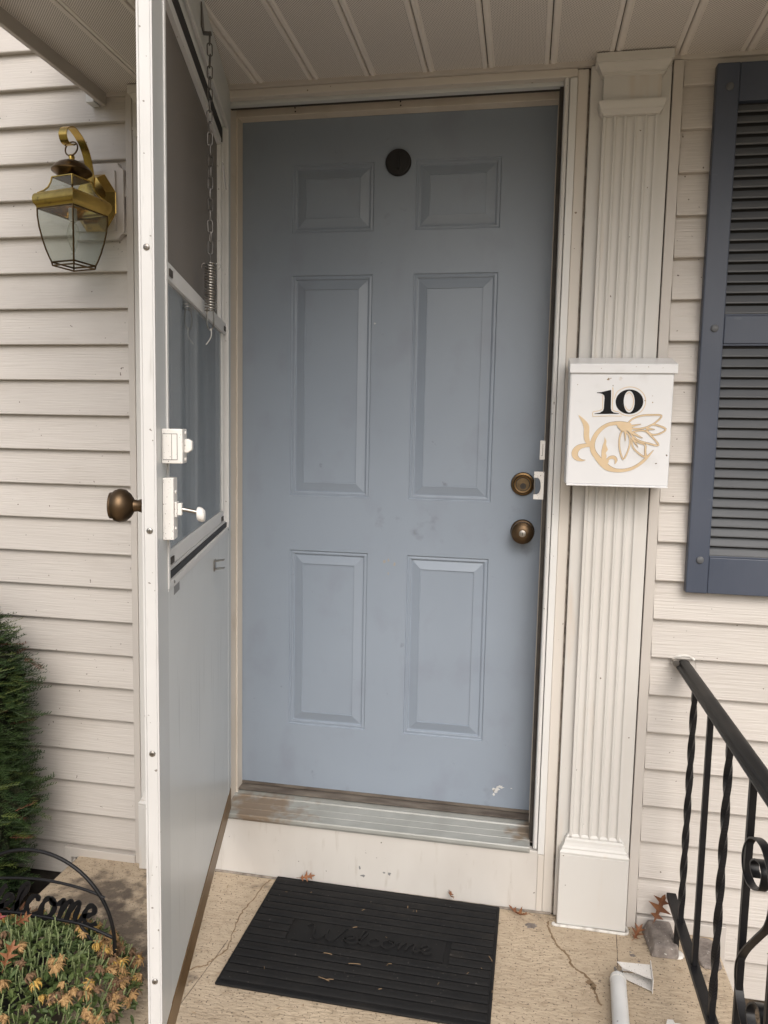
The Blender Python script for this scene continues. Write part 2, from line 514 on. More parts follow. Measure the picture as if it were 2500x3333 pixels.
def stuff(o):
    o['kind'] = 'stuff'
    return o

def copies(o, parent, locs, rots=None):
    out = []
    for i, l in enumerate(locs):
        c = o.copy()
        COL.objects.link(c)
        c.parent = parent
        c.location = l
        if rots:
            c.rotation_euler = rots[i]
        out.append(c)
    return out

def catmull(p, n=6, closed=False):
    out = []
    m = len(p)
    d = len(p[0])
    for i in range(m if closed else m - 1):
        q = [p[(i + k) % m] if closed else p[min(max(i + k, 0), m - 1)] for k in (-1, 0, 1, 2)]
        for j in range(n):
            t = j / n
            out.append(tuple(.5 * (2 * q[1][a_] + (q[2][a_] - q[0][a_]) * t + (2 * q[0][a_] - 5 * q[1][a_] + 4 * q[2][a_] - q[3][a_]) * t * t
                                   + (3 * q[1][a_] - q[0][a_] - 3 * q[2][a_] + q[3][a_]) * t ** 3) for a_ in range(d)))
    if not closed:
        out.append(tuple(p[-1]))
    return out

def screw_head(parent, loc, rot=None, r=.0045, m='nickel', name='screw'):
    """pan-head screw facing local +y (or as rotated)"""
    mb = MB().lathe([(r * .2, .0021), (r * .75, .002), (r, .0009), (r, -.001)], 14, ax='y')
    o = mb.obj(name, m, parent, loc, smooth=50, rot=rot)
    cr = MB().box(-r * .6, r * .6, .0021, .0024, -r * .1, r * .1).box(-r * .1, r * .1, .00212, .00242, -r * .6, r * .6)
    cr.obj('slot', 'gasket', o)
    return o

# ================================================================= SETTING
FZ = -0.20      # porch slab top
GZ = -0.37      # ground
g = MB().add([(-900, -1800, GZ), (900, -1800, GZ), (900, 60, GZ), (-900, 60, GZ)], [(0, 1, 2, 3)]).obj('ground', 'lawn')
struct(g)
bed = MB().add([(1.40, -2.2, GZ + .006), (5, -2.2, GZ + .006), (5, .02, GZ + .006), (1.40, .02, GZ + .006)], [(0, 1, 2, 3)])
bed.add([(-4, -2.2, GZ + .006), (-.49, -2.2, GZ + .006), (-.49, .02, GZ + .006), (-4, .02, GZ + .006)], [(0, 1, 2, 3)])
bed = bed.obj('planting_bed', 'soil')
struct(bed)
slab = MB().box(-.475, 1.388, -1.45, -.004, GZ - .05, FZ).obj('porch_slab', 'concrete', bevel=.008)
struct(slab)
walk = MB().box(-1.3, 4.2, -9, -1.46, GZ - .1, GZ + .02).obj('bounce_walk', 'concrete', bevel=.008)  # unseen paving, widened to throw light up under the porch roof
struct(walk)

# filled cracks, a saw joint and mildew patches are parts of the slab
def flat(u, v, t):
    return (u, v, t)
def strip(name, pts, ws, m, h=.0012, jit=.003, n=6):
    rr = random.Random(len(pts) * 7 + int(pts[0][0] * 1000))
    p = catmull(pts, n)
    p = [(x + rr.uniform(-jit, jit), y + rr.uniform(-jit, jit)) for x, y in p]
    w = [ws * rr.uniform(.5, 1.5) for _ in p]
    return MB().ribbon(p, w, flat, FZ - .002, FZ + h).obj(name, m, slab)
strip('crack', [(.954, -.045), (.954, -.08), (.975, -.142), (.996, -.167), (1.008, -.215), (1.028, -.232), (1.051, -.264), (1.052, -.289), (1.066, -.335)], .0022, 'filler')
strip('crack', [(.15, -.02), (.14, -.045), (.13, -.137), (.122, -.194), (.128, -.255), (.14, -.334), (.121, -.373), (.110, -.401), (.085, -.418), (.06, -.45)], .0013, 'filler')
strip('crack', [(1.04, -.258), (1.052, -.272), (1.053, -.285)], .0055, 'filler', .0016, .002)
strip('joint', [(1.131, -.06), (1.119, -.20)], .0008, 'mildew', .0006, .0003)
strip('joint', [(.10, -.60), (.124, -.351), (.128, -.30)], .0008, 'mildew', .0006, .0003)

# ---------------------------------------------------------------- house wall: siding in single courses
wall = thing('house_wall', 'beige vinyl lap siding of the house front around the doorway', 'wall', (.445, 0, GZ))
WX, WZ = .445, GZ
def wb(mb, name, m, bevel=0, smooth=None):
    mb.v = [(x - WX, y, z - WZ) for x, y, z in mb.v]
    return mb.obj(name, m, wall, bevel=bevel, smooth=smooth)
back = MB().box(-6, -.06, .004, .17, GZ - .1, 3.4).box(.95, 6, .004, .17, GZ - .1, 3.4).box(-.06, .95, .02, .17, 2.07, 3.4)
back.box(-.06, .95, .02, .17, GZ - .1, -.03)
wb(back, 'sheathing', 'gasket')
S_ = .1016
def plank_mesh(name, L):
    prof = [(-.0200, 0.0), (-.0210, .0022), (-.0030, S_ + .006), (-.0012, S_ + .006), (-.0026, .002), (-.0026, 0.0)]
    return MB().prism(prof, 'x', 0, L).mesh(name)
ZL0, ZR0 = 1.9699, 1.9761
pl = plank_mesh('siding_plank', 2.6); pl.materials.append(M['siding'])
pls = plank_mesh('siding_plank_short', 2.395); pls.materials.append(M['siding'])
for i in range(-12, 23):
    z = ZL0 - S_ * i
    short = z < FZ - .02
    o = link('siding_plank', pls if short else pl, None, wall, ((-.282 - 2.6 if not short else -.490 - 2.395) - WX, rnd.uniform(-.0005, .0005), z - WZ))
pr = plank_mesh('siding_plank_right', 3.2); pr.materials.append(M['siding'])
pr2 = plank_mesh('siding_plank_right_b', 3.0); pr2.materials.append(M['siding'])
prj = plank_mesh('siding_plank_joint', .112); prj.materials.append(M['siding'])
pr3 = plank_mesh('siding_plank_right_c', 3.086); pr3.materials.append(M['siding'])
for i in range(-1, 24):
    z = ZR0 - S_ * i
    if i == 15:      # a butt joint by the handrail
        link('siding_plank', prj, None, wall, (1.1865 - WX, -.0006, z - WZ))
        link('siding_plank', pr3, None, wall, (1.2995 - WX, 0, z - WZ))
    elif z < FZ - .02:
        link('siding_plank', pr2, None, wall, (1.412 - WX, 0, z - WZ))
    else:
        link('siding_plank', pr, None, wall, (1.1865 - WX, rnd.uniform(-.0005, .0005), z - WZ))
for x0, x1 in ((-.515, -.2828), (1.1868, 1.405)):
    wb(MB().prism([(-.0092, -.1985), (-.0035, -.158), (.002, -.158), (.002, -.1985)], 'x', x0, x1), 'siding_plank', 'siding')
# J channels and the starter strips that step around the slab
wb(MB().box(-.2815, -.262, -.0245, -.001, FZ, 2.04), 'trim_strip', 'siding_trim', .0015)
wb(MB().box(1.1605, 1.1845, -.0245, -.001, FZ, 2.034), 'trim_strip', 'siding_trim', .0015)
wb(MB().box(-.513, -.2825, -.0255, -.001, -.207, -.176), 'starter_strip', 'siding_trim', .002)
wb(MB().box(-.519, -.497, -.0265, -.001, -.36, -.1745), 'starter_strip', 'siding_trim', .002)
wb(MB().box(1.186, 1.404, -.0255, -.001, -.199, -.165), 'starter_strip', 'siding_trim', .002)
wb(MB().box(1.3935, 1.416, -.0265, -.001, -.36, -.1635), 'starter_strip', 'siding_trim', .002)

# ---------------------------------------------------------------- porch roof and soffit
SZ = 2.045
roof = thing('porch_roof', 'low porch roof with beige perforated soffit above the front door', 'roof', (.102, 0, SZ))
def rb(mb, name, m, bevel=0, smooth=None):
    mb.v = [(x - .102, y, z - SZ) for x, y, z in mb.v]
    return mb.obj(name, m, roof, bevel=bevel, smooth=smooth)
P_ = .1527
ROOF_Y = -0.92
prof = [(.0012, .010), (.0012, .0035), (.0045, .0), (.0125, .0), (.0148, .0022), (.0170, .0022), (.1385, .0022), (.1405, .0), (.1495, .0), (.1515, .004), (.1515, .010)]
sp = MB()
n = len(prof)
sp.add([(x, -.014, z) for x, z in prof] + [(x, ROOF_Y, z) for x, z in prof],
       [(i, i + 1, n + i + 1, n + i) for i in range(n - 1)])
spm = sp.mesh('soffit_panel')
spm.materials.append(M['soffit'])
for k in range(-3, 20):
    x = .102 + P_ * k
    if k == -3:
        s3 = MB().box(.010, .1515, ROOF_Y, -.014, .002, .010)
        s3.v = [(p[0], p[1], p[2]) for p in s3.v]
        me = s3.mesh('soffit_panel_end')
        me.materials.append(M['soffit'])
        link('soffit_panel', me, None, roof, (x - .102, 0, 0))
    else:
        link('soffit_panel', spm, None, roof, (x - .102, 0, 0))
rb(MB().box(-.348, 3.0, ROOF_Y, -.002, SZ + .011, SZ + .10), 'roof_deck', 'gasket')
rb(MB().box(-.348, 3.0, -.020, -.003, SZ - .0085, SZ + .0105), 'wall_channel', 'siding_trim', .001)
rb(MB().box(-.3535, -.3405, ROOF_Y - .02, -.018, SZ - .033, SZ + .19), 'end_fascia', 'siding_trim', .002)
rb(MB().box(-.352, 3.0, ROOF_Y - .02, ROOF_Y - .0005, SZ - .03, SZ + .19), 'front_fascia', 'siding_trim', .002)
rb(MB().box(-.40, 3.05, ROOF_Y - .06, -.018, SZ + .1905, SZ + .215), 'shingle_deck', 'gasket')
rb(MB().prism([(-.384, 2.047), (-.355, 2.047), (-.355, 2.028), (-.3605, 2.024), (-.3605, 2.0115), (-.384, 2.0115)], 'y', -.05, -.016), 'fascia_end_cap', 'white_alu', .002)

# ================================================================= DOORWAY
DY = .136       # front door face
fr = thing('door_frame', 'cream painted door frame with white storm door channels', 'door frame', (.445, 0, -.02))
def fb(mb, name, m, bevel=0, smooth=None):
    mb.v = [(x - .445, y, z + .02) for x, y, z in mb.v]
    return mb.obj(name, m, fr, bevel=bevel, smooth=smooth)
# right side, from the door outward
fb(MB().box(.8965, .96, .03, .18, -.02, 2.06), 'right_jamb', 'jamb', .001)
fb(MB().box(.8935, .8962, .100, .134, .0, 2.012), 'right_stop', 'jamb', .0008)
fb(MB().box(.8945, .9035, .022, .075, -.012, 2.018), 'weatherstrip_and_gap', 'gasket')
fb(MB().prism([(.9040, .02), (.9040, .0), (.9060, -.006), (.9105, -.0085), (.9155, -.006), (.9175, .0), (.9175, .02)], 'z', -.016, 2.016), 'storm_channel', 'white_alu', 0, 40)
fb(MB().box(.9178, .9355, -.0125, .0, -.028, 2.014), 'storm_flange', 'white_alu', .0012)
fb(MB().box(.9358, .9625, -.0085, .03, FZ, 2.034), 'right_casing', 'cream', .0025)
fb(MB().tube([(.9638, -.004, FZ), (.9645, -.004, .5), (.9638, -.005, 1.2), (.9642, -.004, 2.03)], .0028, 8), 'caulk_bead', 'caulk', 0, 60)
# left side
fb(MB().box(-.07, -.0035, .018, .18, -.02, 2.06), 'left_jamb', 'jamb', .001)
fb(MB().box(-.0033, .0015, .092, .134, .0, 2.010), 'left_stop', 'jamb', .0012)
fb(MB().box(-.045, -.0145, -.010, .017, -.016, 2.016), 'storm_channel', 'white_alu', .0015)
fb(MB().box(-.073, -.0455, -.0085, .03, FZ, 2.034), 'left_casing', 'cream', .0025)
# head
fb(MB().box(-.0455, .9355, -.0105, .014, 2.0165, 2.0365), 'head_casing', 'cream', .0022)
fb(MB().box(-.014, .9035, .0145, .036, 2.008, 2.0370), 'storm_header', 'stile', .0015)
fb(MB().box(-.003, .896, .040, .060, 2.0135, 2.034), 'weatherstrip_and_gap', 'gasket')  # dark strip painting the shaded cavity behind the storm header
fb(MB().box(-.0035, .8965, .096, .134, 2.0085, 2.06), 'head_stop', 'jamb', .0015)
fb(MB().box(-.07, .96, .062, .18, 2.0605, 2.09), 'head_jamb', 'jamb')
for x in (.17, .47):     # nail holes left in the head stop
    fb(MB().lathe([(.0022, 0), (.0022, -.0008)], 8, (x, .0958, 2.026), 'y'), 'nail_hole', 'gasket')
    fb(MB().lathe([(.0022, 0), (.0022, -.0008)], 8, (x + .001, .0958, 2.016), 'y'), 'nail_hole', 'gasket')
# latch strike and catch on the right jamb
st = fb(MB().box(.8805, .8942, .024, .028, 1.060, 1.111), 'strike_plate', 'white_paint', .001)
fb(MB().box(.8875, .8885, .0232, .0238, 1.070, 1.102), 'strike_slot', 'gasket')
catch = MB()
cpts = [(.868, 1.012), (.868, 1.028), (.8942, 1.028), (.8942, .954), (.868, .954), (.868, .967)]
arc = [(.876 + .0105 * sin(t_), .9895 + .0225 * cos(t_)) for t_ in [pi - .15 - k * (pi - .3) / 8 for k in range(9)]]
catch.prism(cpts + arc, 'y', .016, .026)
fb(catch, 'latch_catch', 'white_paint')
fb(MB().tube([(.870, .021, .966), (.870, .021, 1.013)], .0018, 8), 'catch_pin', 'nickel', 0, 60)

# threshold and riser
th = thing('door_threshold', 'dirty grooved aluminium threshold under the blue door', 'threshold', (.445, .05, -.03))
def tb(mb, name, m, bevel=0, smooth=None):
    mb.v = [(x - .445, y - .05, z + .03) for x, y, z in mb.v]
    return mb.obj(name, m, th, bevel=bevel, smooth=smooth)
sill = [(.175, -.03), (.175, .006), (.118, .006), (.112, .0035), (.088, .0005), (.086, .003), (.080, .003), (.078, -.0008), (.048, -.004), (.047, -.0032), (.046, -.0042),
        (.018, -.0072), (.017, -.0063), (.016, -.0074), (-.008, -.0100), (-.010, -.0072), (-.018, -.0075), (-.0205, -.0105), (-.0205, -.0195), (-.016, -.0215), (-.010, -.018), (-.010, -.03)]
tb(MB().prism(sill, 'x', -.0030, .8960), 'sill_plate', 'sill', 0, 25)
tb(MB().prism([(.132, .0062), (.104, .0062), (.100, .0082), (.100, .0105), (.108, .0125), (.132, .0125)], 'x', -.002, .8935), 'sill_gasket', 'grime', 0, 25)
rs = thing('riser_board', 'scuffed cream riser board below the door threshold', 'riser', (.46, -.01, FZ))
def rsb(mb, name, m, bevel=0, smooth=None):
    mb.v = [(x - .46, y + .01, z - FZ) for x, y, z in mb.v]
    return mb.obj(name, m, rs, bevel=bevel, smooth=smooth)
rsb(MB().box(-.0305, .9350, -.0085, .018, FZ + .001, -.0225), 'board', 'riser', .002)
rsb(MB().box(.9195, .9355, -.0115, -.0088, FZ + .003, -.030), 'edge_strip', 'cream', .001)
rsb(MB().tube(catmull([(-.03, -.011, FZ + .002), (.2, -.0125, FZ + .001), (.5, -.0115, FZ + .002), (.8, -.013, FZ + .001), (.96, -.012, FZ + .002)], 10), .0042, 8), 'caulk_bead', 'caulk', 0, 60)

for i, (x, z, r, asp) in enumerate([(.415, -.135, .006, .8), (.425, -.158, .005, 1.6), (.487, -.141, .003, 1.4), (.503, -.142, .005, 1.1)]):
    q = random.Random(60 + i)
    rsb(MB().prism([(x + r * asp * cos(k * pi / 6) * q.uniform(.3, 1.2), z + r * sin(k * pi / 6) * q.uniform(.3, 1.2)) for k in range(12)], 'y', -.0089, -.008), 'paint_chip', 'sticker')
# ---------------------------------------------------------------- blue front door
dr = thing('front_door', 'blue grey six panel entry door with antique brass knob and deadbolt', 'door', (.445, DY, .006))
def db(mb, name, m, parent=None, bevel=0, smooth=None):
    mb.v = [(x - .445, y - DY, z - .006) for x, y, z in mb.v]
    return mb.obj(name, m, parent or dr, bevel=bevel, smooth=smooth)
XS = [-.003, .1515, .3925, .5115, .7495, .8962]
ZS = [.0128, .2205, .766, .931, 1.575, 1.6945, 1.885, 2.030]
leaf = MB()
for i in range(5):
    for j in range(7):
        if i in (1, 3) and j in (1, 3, 5):
            continue
        x0, x1, z0, z1 = XS[i], XS[i + 1], ZS[j], ZS[j + 1]
        leaf.add([(x0, DY, z0), (x1, DY, z0), (x1, DY, z1), (x0, DY, z1)], [(0, 1, 2, 3)])
x0, x1, z0, z1 = XS[0], XS[-1], ZS[0], ZS[-1]
leaf.add([(x0, DY, z0), (x1, DY, z0), (x1, DY, z1), (x0, DY, z1), (x0, DY + .044, z0), (x1, DY + .044, z0), (x1, DY + .044, z1), (x0, DY + .044, z1)],
         [(0, 4, 5, 1), (1, 5, 6, 2), (2, 6, 7, 3), (3, 7, 4, 0), (4, 7, 6, 5)])
db(leaf, 'door_leaf', 'door')
mildew(M['door'], [(.12, 0, .14, .22, SMUDGE, .85), (.30, 0, .10, .20, SMUDGE, .84), (.0, 0, .12, .20, SMUDGE, .86), (.40, 0, .10, .25, SMUDGE, .80), (.38, 0, .09, .20, SMUDGE, .90), (-.1, 0, .5, .10, SMUDGE, -.05), (.35, 0, .3, .16, SMUDGE, .0), (.0, 0, .10, .2, SMUDGE, 1.72)])
PP = [(0, 0), (.0012, .0042), (.0030, .0050), (.0085, .0036), (.0112, .0044), (.0122, .0090), (.0150, .0096), (.0400, .0016), (.0407, .0016), (.0411, .0048), (.0425, .0048)]
for i in (1, 3):
    for j in (1, 3, 5):
        p = MB()
        vs, fs = [], []
        for ins, d in PP:
            a0, a1, b0, b1 = XS[i] + ins, XS[i + 1] - ins, ZS[j] + ins, ZS[j + 1] - ins
            vs += [(a0, DY + d, b0), (a1, DY + d, b0), (a1, DY + d, b1), (a0, DY + d, b1)]
        for k in range(len(PP) - 1):
            for e in range(4):
                fs.append((k * 4 + e, k * 4 + (e + 1) % 4, k * 4 + 4 + (e + 1) % 4, k * 4 + 4 + e))
        q = (len(PP) - 1) * 4
        fs.append((q, q + 1, q + 2, q + 3))
        p.add(vs, fs)
        db(p, 'raised_panel', 'door')
db(MB().box(-.002, .8935, DY - .003, DY - .0005, .0135, .022), 'door_sweep', 'grime')
# round black viewer cover
vw = db(MB().lathe([(.0365, -.0008), (.0365, -.007), (.0345, -.0100), (.0325, -.0104), (.0315, -.0092), (.002, -.0092)], 40, (.4615, DY, 1.8785), 'y'), 'viewer_cover', 'black', smooth=35)
db(MB().prism([(.4590, 1.860), (.4655, 1.860), (.4640, 1.893), (.4620, 1.900), (.4605, 1.893)], 'y', DY - .0150, DY - .0090), 'cover_tab', 'black', vw)
# deadbolt
dbx, dbz = .839, .987
bolt = db(MB().lathe([(.0335, -.0008), (.0335, -.005), (.0310, -.0095), (.0265, -.0105), (.0255, -.0200), (.0240, -.0215), (.0195, -.0208), (.019, -.0195), (.0015, -.0195)], 40, (dbx, DY, dbz), 'y'), 'deadbolt', 'brass_dark', smooth=35)
db(MB().lathe([(.0176, -.0194), (.0176, -.0218), (.0015, -.0220)], 32, (dbx, DY, dbz), 'y'), 'cylinder_face', 'brass_face', bolt, smooth=35)
db(MB().lathe([(.0194, -.0200), (.0194, -.0206), (.0178, -.0206), (.0178, -.0200)], 32, (dbx, DY, dbz), 'y'), 'face_groove', 'black', bolt)
db(MB().lathe([(.0268, -.0106), (.0268, -.0112), (.0252, -.0112), (.0252, -.0106)], 32, (dbx, DY, dbz), 'y'), 'collar_groove', 'black', bolt)
db(MB().lathe([(.0085, -.0218), (.0085, -.0234), (.0005, -.0236)], 24, (dbx + .001, DY, dbz - .005), 'y'), 'key_plug', 'gasket', bolt, smooth=35)
db(MB().box(dbx + .0003, dbx + .0017, DY - .0242, DY - .0237, dbz - .010, dbz - .0015), 'keyway', 'black', bolt)
# knob
kx, kz = .843, .852
knob = db(MB().lathe([(.034, -.0008), (.034, -.004), (.031, -.008), (.019, -.011), (.0155, -.019), (.0165, -.026), (.0235, -.031), (.0300, -.038), (.0318, -.046), (.0300, -.053),
                      (.0240, -.0575), (.0190, -.0600), (.0130, -.0622), (.0100, -.0625)], 40, (kx, DY, kz), 'y'), 'door_knob', 'bronze', smooth=30)
db(MB().lathe([(.0095, -.0620), (.0095, -.0635), (.0085, -.0640), (.0005, -.0640)], 24, (kx, DY, kz), 'y'), 'key_plug', 'nickel', knob, smooth=35)
db(MB().box(kx - .0006, kx + .0010, DY - .0646, DY - .0641, kz - .0055, kz + .0035), 'keyway', 'black', knob)
# chipped paint patches
M['chip'] = mat('bare_primer', (.62, .62, .61), .7, c2=(.5, .5, .5), ns=60)
M['chip_tan'] = mat('old_adhesive', (.33, .31, .28), .7)
def blot(cx, cz, r, seed, m, asp=1.0):
    rr = random.Random(seed)
    k = 14
    pts = [(cx + r * asp * cos(2 * pi * i / k) * rr.uniform(.35, 1.2), cz + r * sin(2 * pi * i / k) * rr.uniform(.35, 1.2)) for i in range(k)]
    db(MB().prism(pts, 'y', DY - .0003, DY + .0005), 'paint_chip', m)
for cx, cz, r, sd, m, asp in [(.795, .073, .012, 1, 'chip', 1.1), (.807, .084, .006, 2, 'chip', 1.9), (.840, .083, .002, 3, 'chip', 1.5), (.789, .060, .005, 4, 'chip', 1),
                              (.443, .742, .0075, 5, 'chip_tan', .7), (.456, .748, .0055, 6, 'chip_tan', .7), (.474, .737, .0095, 7, 'chip_tan', .55), (.456, .709, .0055, 8, 'chip_tan', .7),
                              (.402, 1.437, .0028, 9, 'chip', 1.4)]:
    blot(cx, cz, r, sd, m, asp)

# ================================================================= PILASTERS
def pilaster(name, x0, label):
    """x0: left edge of the back board; local frame: x from the board's left edge"""
    t = thing(name, label, 'pilaster', (x0, 0, FZ), group='pilasters beside the doorway')
    W = .1905
    def b(mb, nm, m, bevel=0, smooth=None):
        mb.v = [(x, y, z - FZ) for x, y, z in mb.v]
        return mb.obj(nm, m, t, bevel=bevel, smooth=smooth)
    b(MB().box(.0, W, -.022, -.001, FZ + .006, 2.035), 'back_board', 'cream_mold', .002)
    # fluted shaft: flats with shallow round flutes
    sx0, sx1 = .0315, .1625
    prof = [(sx0, -.0222), (sx0, -.038)]
    n, fl = 5, .0046
    wv = (sx1 - sx0 - fl * 2) / n
    for k in range(n):
        a_ = sx0 + fl + wv * k
        for q in range(0, 9):
            tt = q / 8
            xx = a_ + .002 + (wv - .004) * tt
            prof.append((xx, -.038 + .0062 * math.sqrt(max(0, 1 - (2 * tt - 1) ** 2))))
    prof += [(sx1, -.038), (sx1, -.0222)]
    b(MB().prism(prof, 'z', .045, 1.925), 'fluted_shaft', 'cream_mold', 0, 35)
    # base block with stepped ogee on top
    b(MB().box(.0075, .1875, -.055, -.0205, FZ + .004, .004), 'base_block', 'cream_mold', .002)
    rings = [(.0075, .0042), (.0072, .010), (.0125, .0165), (.0125, .0205), (.0165, .0250), (.0195, .0330), (.0205, .0400), (.0245, .0425), (.0245, .0480), (.0290, .0530)]
    def loft(rings, cx0, cx1, ydeep, nm):
        m = MB()
        vs, fs = [], []
        for ins, z in rings:
            vs += [(cx0 + ins, -.0215, z), (cx0 + ins, -ydeep + ins, z), (cx1 - ins, -ydeep + ins, z), (cx1 - ins, -.0215, z)]
        for k in range(len(rings) - 1):
            for e in range(4):
                fs.append((k * 4 + e, k * 4 + (e + 1) % 4, k * 4 + 4 + (e + 1) % 4, k * 4 + 4 + e))
        q = (len(rings) - 1) * 4
        fs += [(3, 2, 1, 0), (q, q + 1, q + 2, q + 3)]
        m.add(vs, fs)
        return b(m, nm, 'cream_mold', .0006)
    loft([(r - .0075, z) for r, z in rings], .0075, .1875, .055, 'base_moulding')
    # capital: astragal, frieze block, crown
    loft([(.012, 1.905), (.010, 1.909), (.004, 1.914), (.004, 1.918), (.0015, 1.925), (.0, 1.931), (.0, 1.9355), (.006, 1.937)], .019, .175, .060, 'astragal')
    b(MB().box(.0290, .1650, -.043, -.021, 1.9372, 2.004), 'frieze', 'cream_mold', .001)
    loft([(.019, 1.996), (.0185, 2.000), (.014, 2.002), (.014, 2.005), (.0095, 2.011), (.0045, 2.020), (.004, 2.0225), (.0, 2.0235), (.0, 2.0440)], .0085, .1875, .064, 'crown')
    return t
pilaster('pilaster', .9672, 'cream fluted pilaster carrying the white mailbox')
pilaster('pilaster', -.2615, 'cream fluted pilaster half hidden behind the open storm door')
pcaulk = MB().tube(catmull([(.968, -.052, FZ + .003), (.972, -.059, FZ + .002), (1.05, -.0595, FZ + .003), (1.12, -.060, FZ + .002), (1.158, -.058, FZ + .003), (1.1595, -.03, FZ + .003)], 6), .0042, 8)
po = [o for o in bpy.data.objects if o.name == 'pilaster'][0]
pcaulk.v = [(x - .9672, y, z - FZ) for x, y, z in pcaulk.v]
pcaulk.obj('caulk_bead', 'caulk_white', po, smooth=60)

# ================================================================= STORM DOOR
SD = thing('storm_door', 'white aluminium storm door standing open with screen above glass', 'storm door', (.017, -.003, 0), math.atan2(-.967, .2546))
TH = .023
def sdp(mb, name, m, parent=None, bevel=0, smooth=None):
    return mb.obj(name, m, parent or SD, bevel=bevel, smooth=smooth)
S0, S1 = -.012, .945
sdp(MB().box(.862, S1, -TH, 0, .06, 2.036), 'latch_stile', 'stile', bevel=.0015)
# edge cover of the latch stile: bright white cap with raised lips
cap = [(S1 + .0006, -TH), (S1 + .0035, -TH), (S1 + .0035, -TH + .0025), (S1 + .0014, -TH + .004), (S1 + .0014, -.0035), (S1 + .0035, -.002), (S1 + .0035, .0006), (S1 - .004, .0006), (S1 - .004, .0002), (S1 + .0006, .0002)]
sdp(MB().prism(cap, 'z', .004, 2.034), 'edge_cap', 'edge_white', smooth=20)
for z in (1.403, .956, .58, .171):
    screw_head(SD, (S1 + .0014, -.0115, z), (0, 0, -pi / 2), .0052, 'nickel')
sdp(MB().box(S0, .044, -TH, 0, .06, 2.036), 'hinge_stile', 'stile', bevel=.0015)
sdp(MB().box(.0442, .8618, -TH, 0, 1.928, 2.036), 'top_rail', 'stile', bevel=.0015)
sdp(MB().box(.0442, .8618, -.020, -.0006, .061, .842), 'kick_panel', 'grey_alu', bevel=.001)
sdp(MB().box(-.004, .940, -.018, .0012, .0, .0605), 'bottom_sweep', 'brass_sweep', bevel=.0008)
# opening liner: lips, and black sheets painting the dark gaps around the inserts
def ring(s0, s1, z0, z1, w, d0, d1):
    return MB().box(s0, s1, d0, d1, z0, z0 + w).box(s0, s1, d0, d1, z1 - w, z1).box(s0, s0 + w, d0, d1, z0 + w, z1 - w).box(s1 - w, s1, d0, d1, z0 + w, z1 - w)
win = sdp(ring(.0420, .8640, .8425, 1.9300, .011, -.0035, .0022), 'window_lip', 'white_alu', bevel=.0006)
gk = sdp(MB().box(.0532, .8528, -.0150, -.0135, 1.876, 1.9188).box(.0532, .101, -.0150, -.0135, .858, 1.8758).box(.0532, .8528, -.0125, -.0030, .8537, .8655), 'black_gap_sheet', 'black', win)
sdp(MB().box(.0532, .0572, -.0130, -.0010, .8657, 1.9186), 'track_lip', 'white_alu', win)
sdp(MB().box(.0760, .0790, -.0134, -.0060, .8657, 1.8758), 'track_rib', 'white_alu', win)
# upper insert with the insect screen
up_ = sdp(MB().box(.098, .841, -.0215, -.0105, 1.858, 1.878).box(.098, .112, -.0215, -.0105, 1.412, 1.8578).box(.823, .841, -.0215, -.0105, 1.412, 1.8578), 'screen_frame', 'white_alu', bevel=.0008)
sdp(MB().box(.1122, .8228, -.0208, -.0200, 1.408, 1.8578), 'insect_screen', 'screen', up_)
# meeting rail
mr = sdp(MB().box(.0645, .8415, -.020, -.0035, 1.379, 1.4085), 'meeting_rail', 'white_alu', bevel=.0012)
for s in (.095, .805):
    sdp(MB().box(s - .013, s + .013, -.0034, -.0012, 1.386, 1.398), 'rail_clip', 'gasket', mr)
# lower glass insert
lo_ = sdp(MB().box(.098, .841, -.016, -.0065, .874, .903).box(.098, .110, -.016, -.0065, .9032, 1.3788).box(.826, .841, -.016, -.0065, .9032, 1.3788), 'glass_frame', 'white_alu', bevel=.0008)
sdp(MB().box(.1102, .8258, -.0122, -.0098, .9034, 1.3786), 'glass_pane', 'glass', lo_)
sdp(MB().box(.099, .824, -.0198, -.0192, .876, 1.3786), 'insect_screen', 'screen', lo_)
for s in (.125, .800):
    sdp(MB().box(s - .016, s + .016, -.0064, -.0042, .8775, .8895), 'frame_clip', 'gasket', lo_)
sdp(MB().box(.06, .846, -.011, -.0062, .8660, .8725), 'track_rib', 'white_alu', win)
# upper night latch
lt = sdp(MB().box(.868, .908, .0004, .0345, 1.064, 1.1215), 'night_latch', 'white_paint', bevel=.0015)
sdp(MB().box(.9082, .9087, .0025, .0262, 1.0700, 1.1135), 'latch_outline', 'black', lt)
sdp(MB().box(.9088, .9097, .0031, .0168, 1.0708, 1.1127), 'latch_face', 'white_paint', lt)
sdp(MB().box(.9088, .9094, .0176, .0256, 1.0708, 1.1127), 'latch_bolt', 'white_paint', lt)
for z in (1.0705, 1.115):
    sdp(MB().lathe([(.0034, .0343), (.003, .0362), (.001, .0368)], 12, (.884, 0, z), 'y'), 'rivet', 'white_paint', lt, smooth=50)
sdp(MB().prism([(.0345, 1.082), (.0345, 1.104), (.0400, 1.1055), (.0475, 1.101), (.0475, 1.087), (.0400, 1.0815)], 'x', .880, .893), 'thumb_turn', 'white_paint', lt, bevel=.0015)
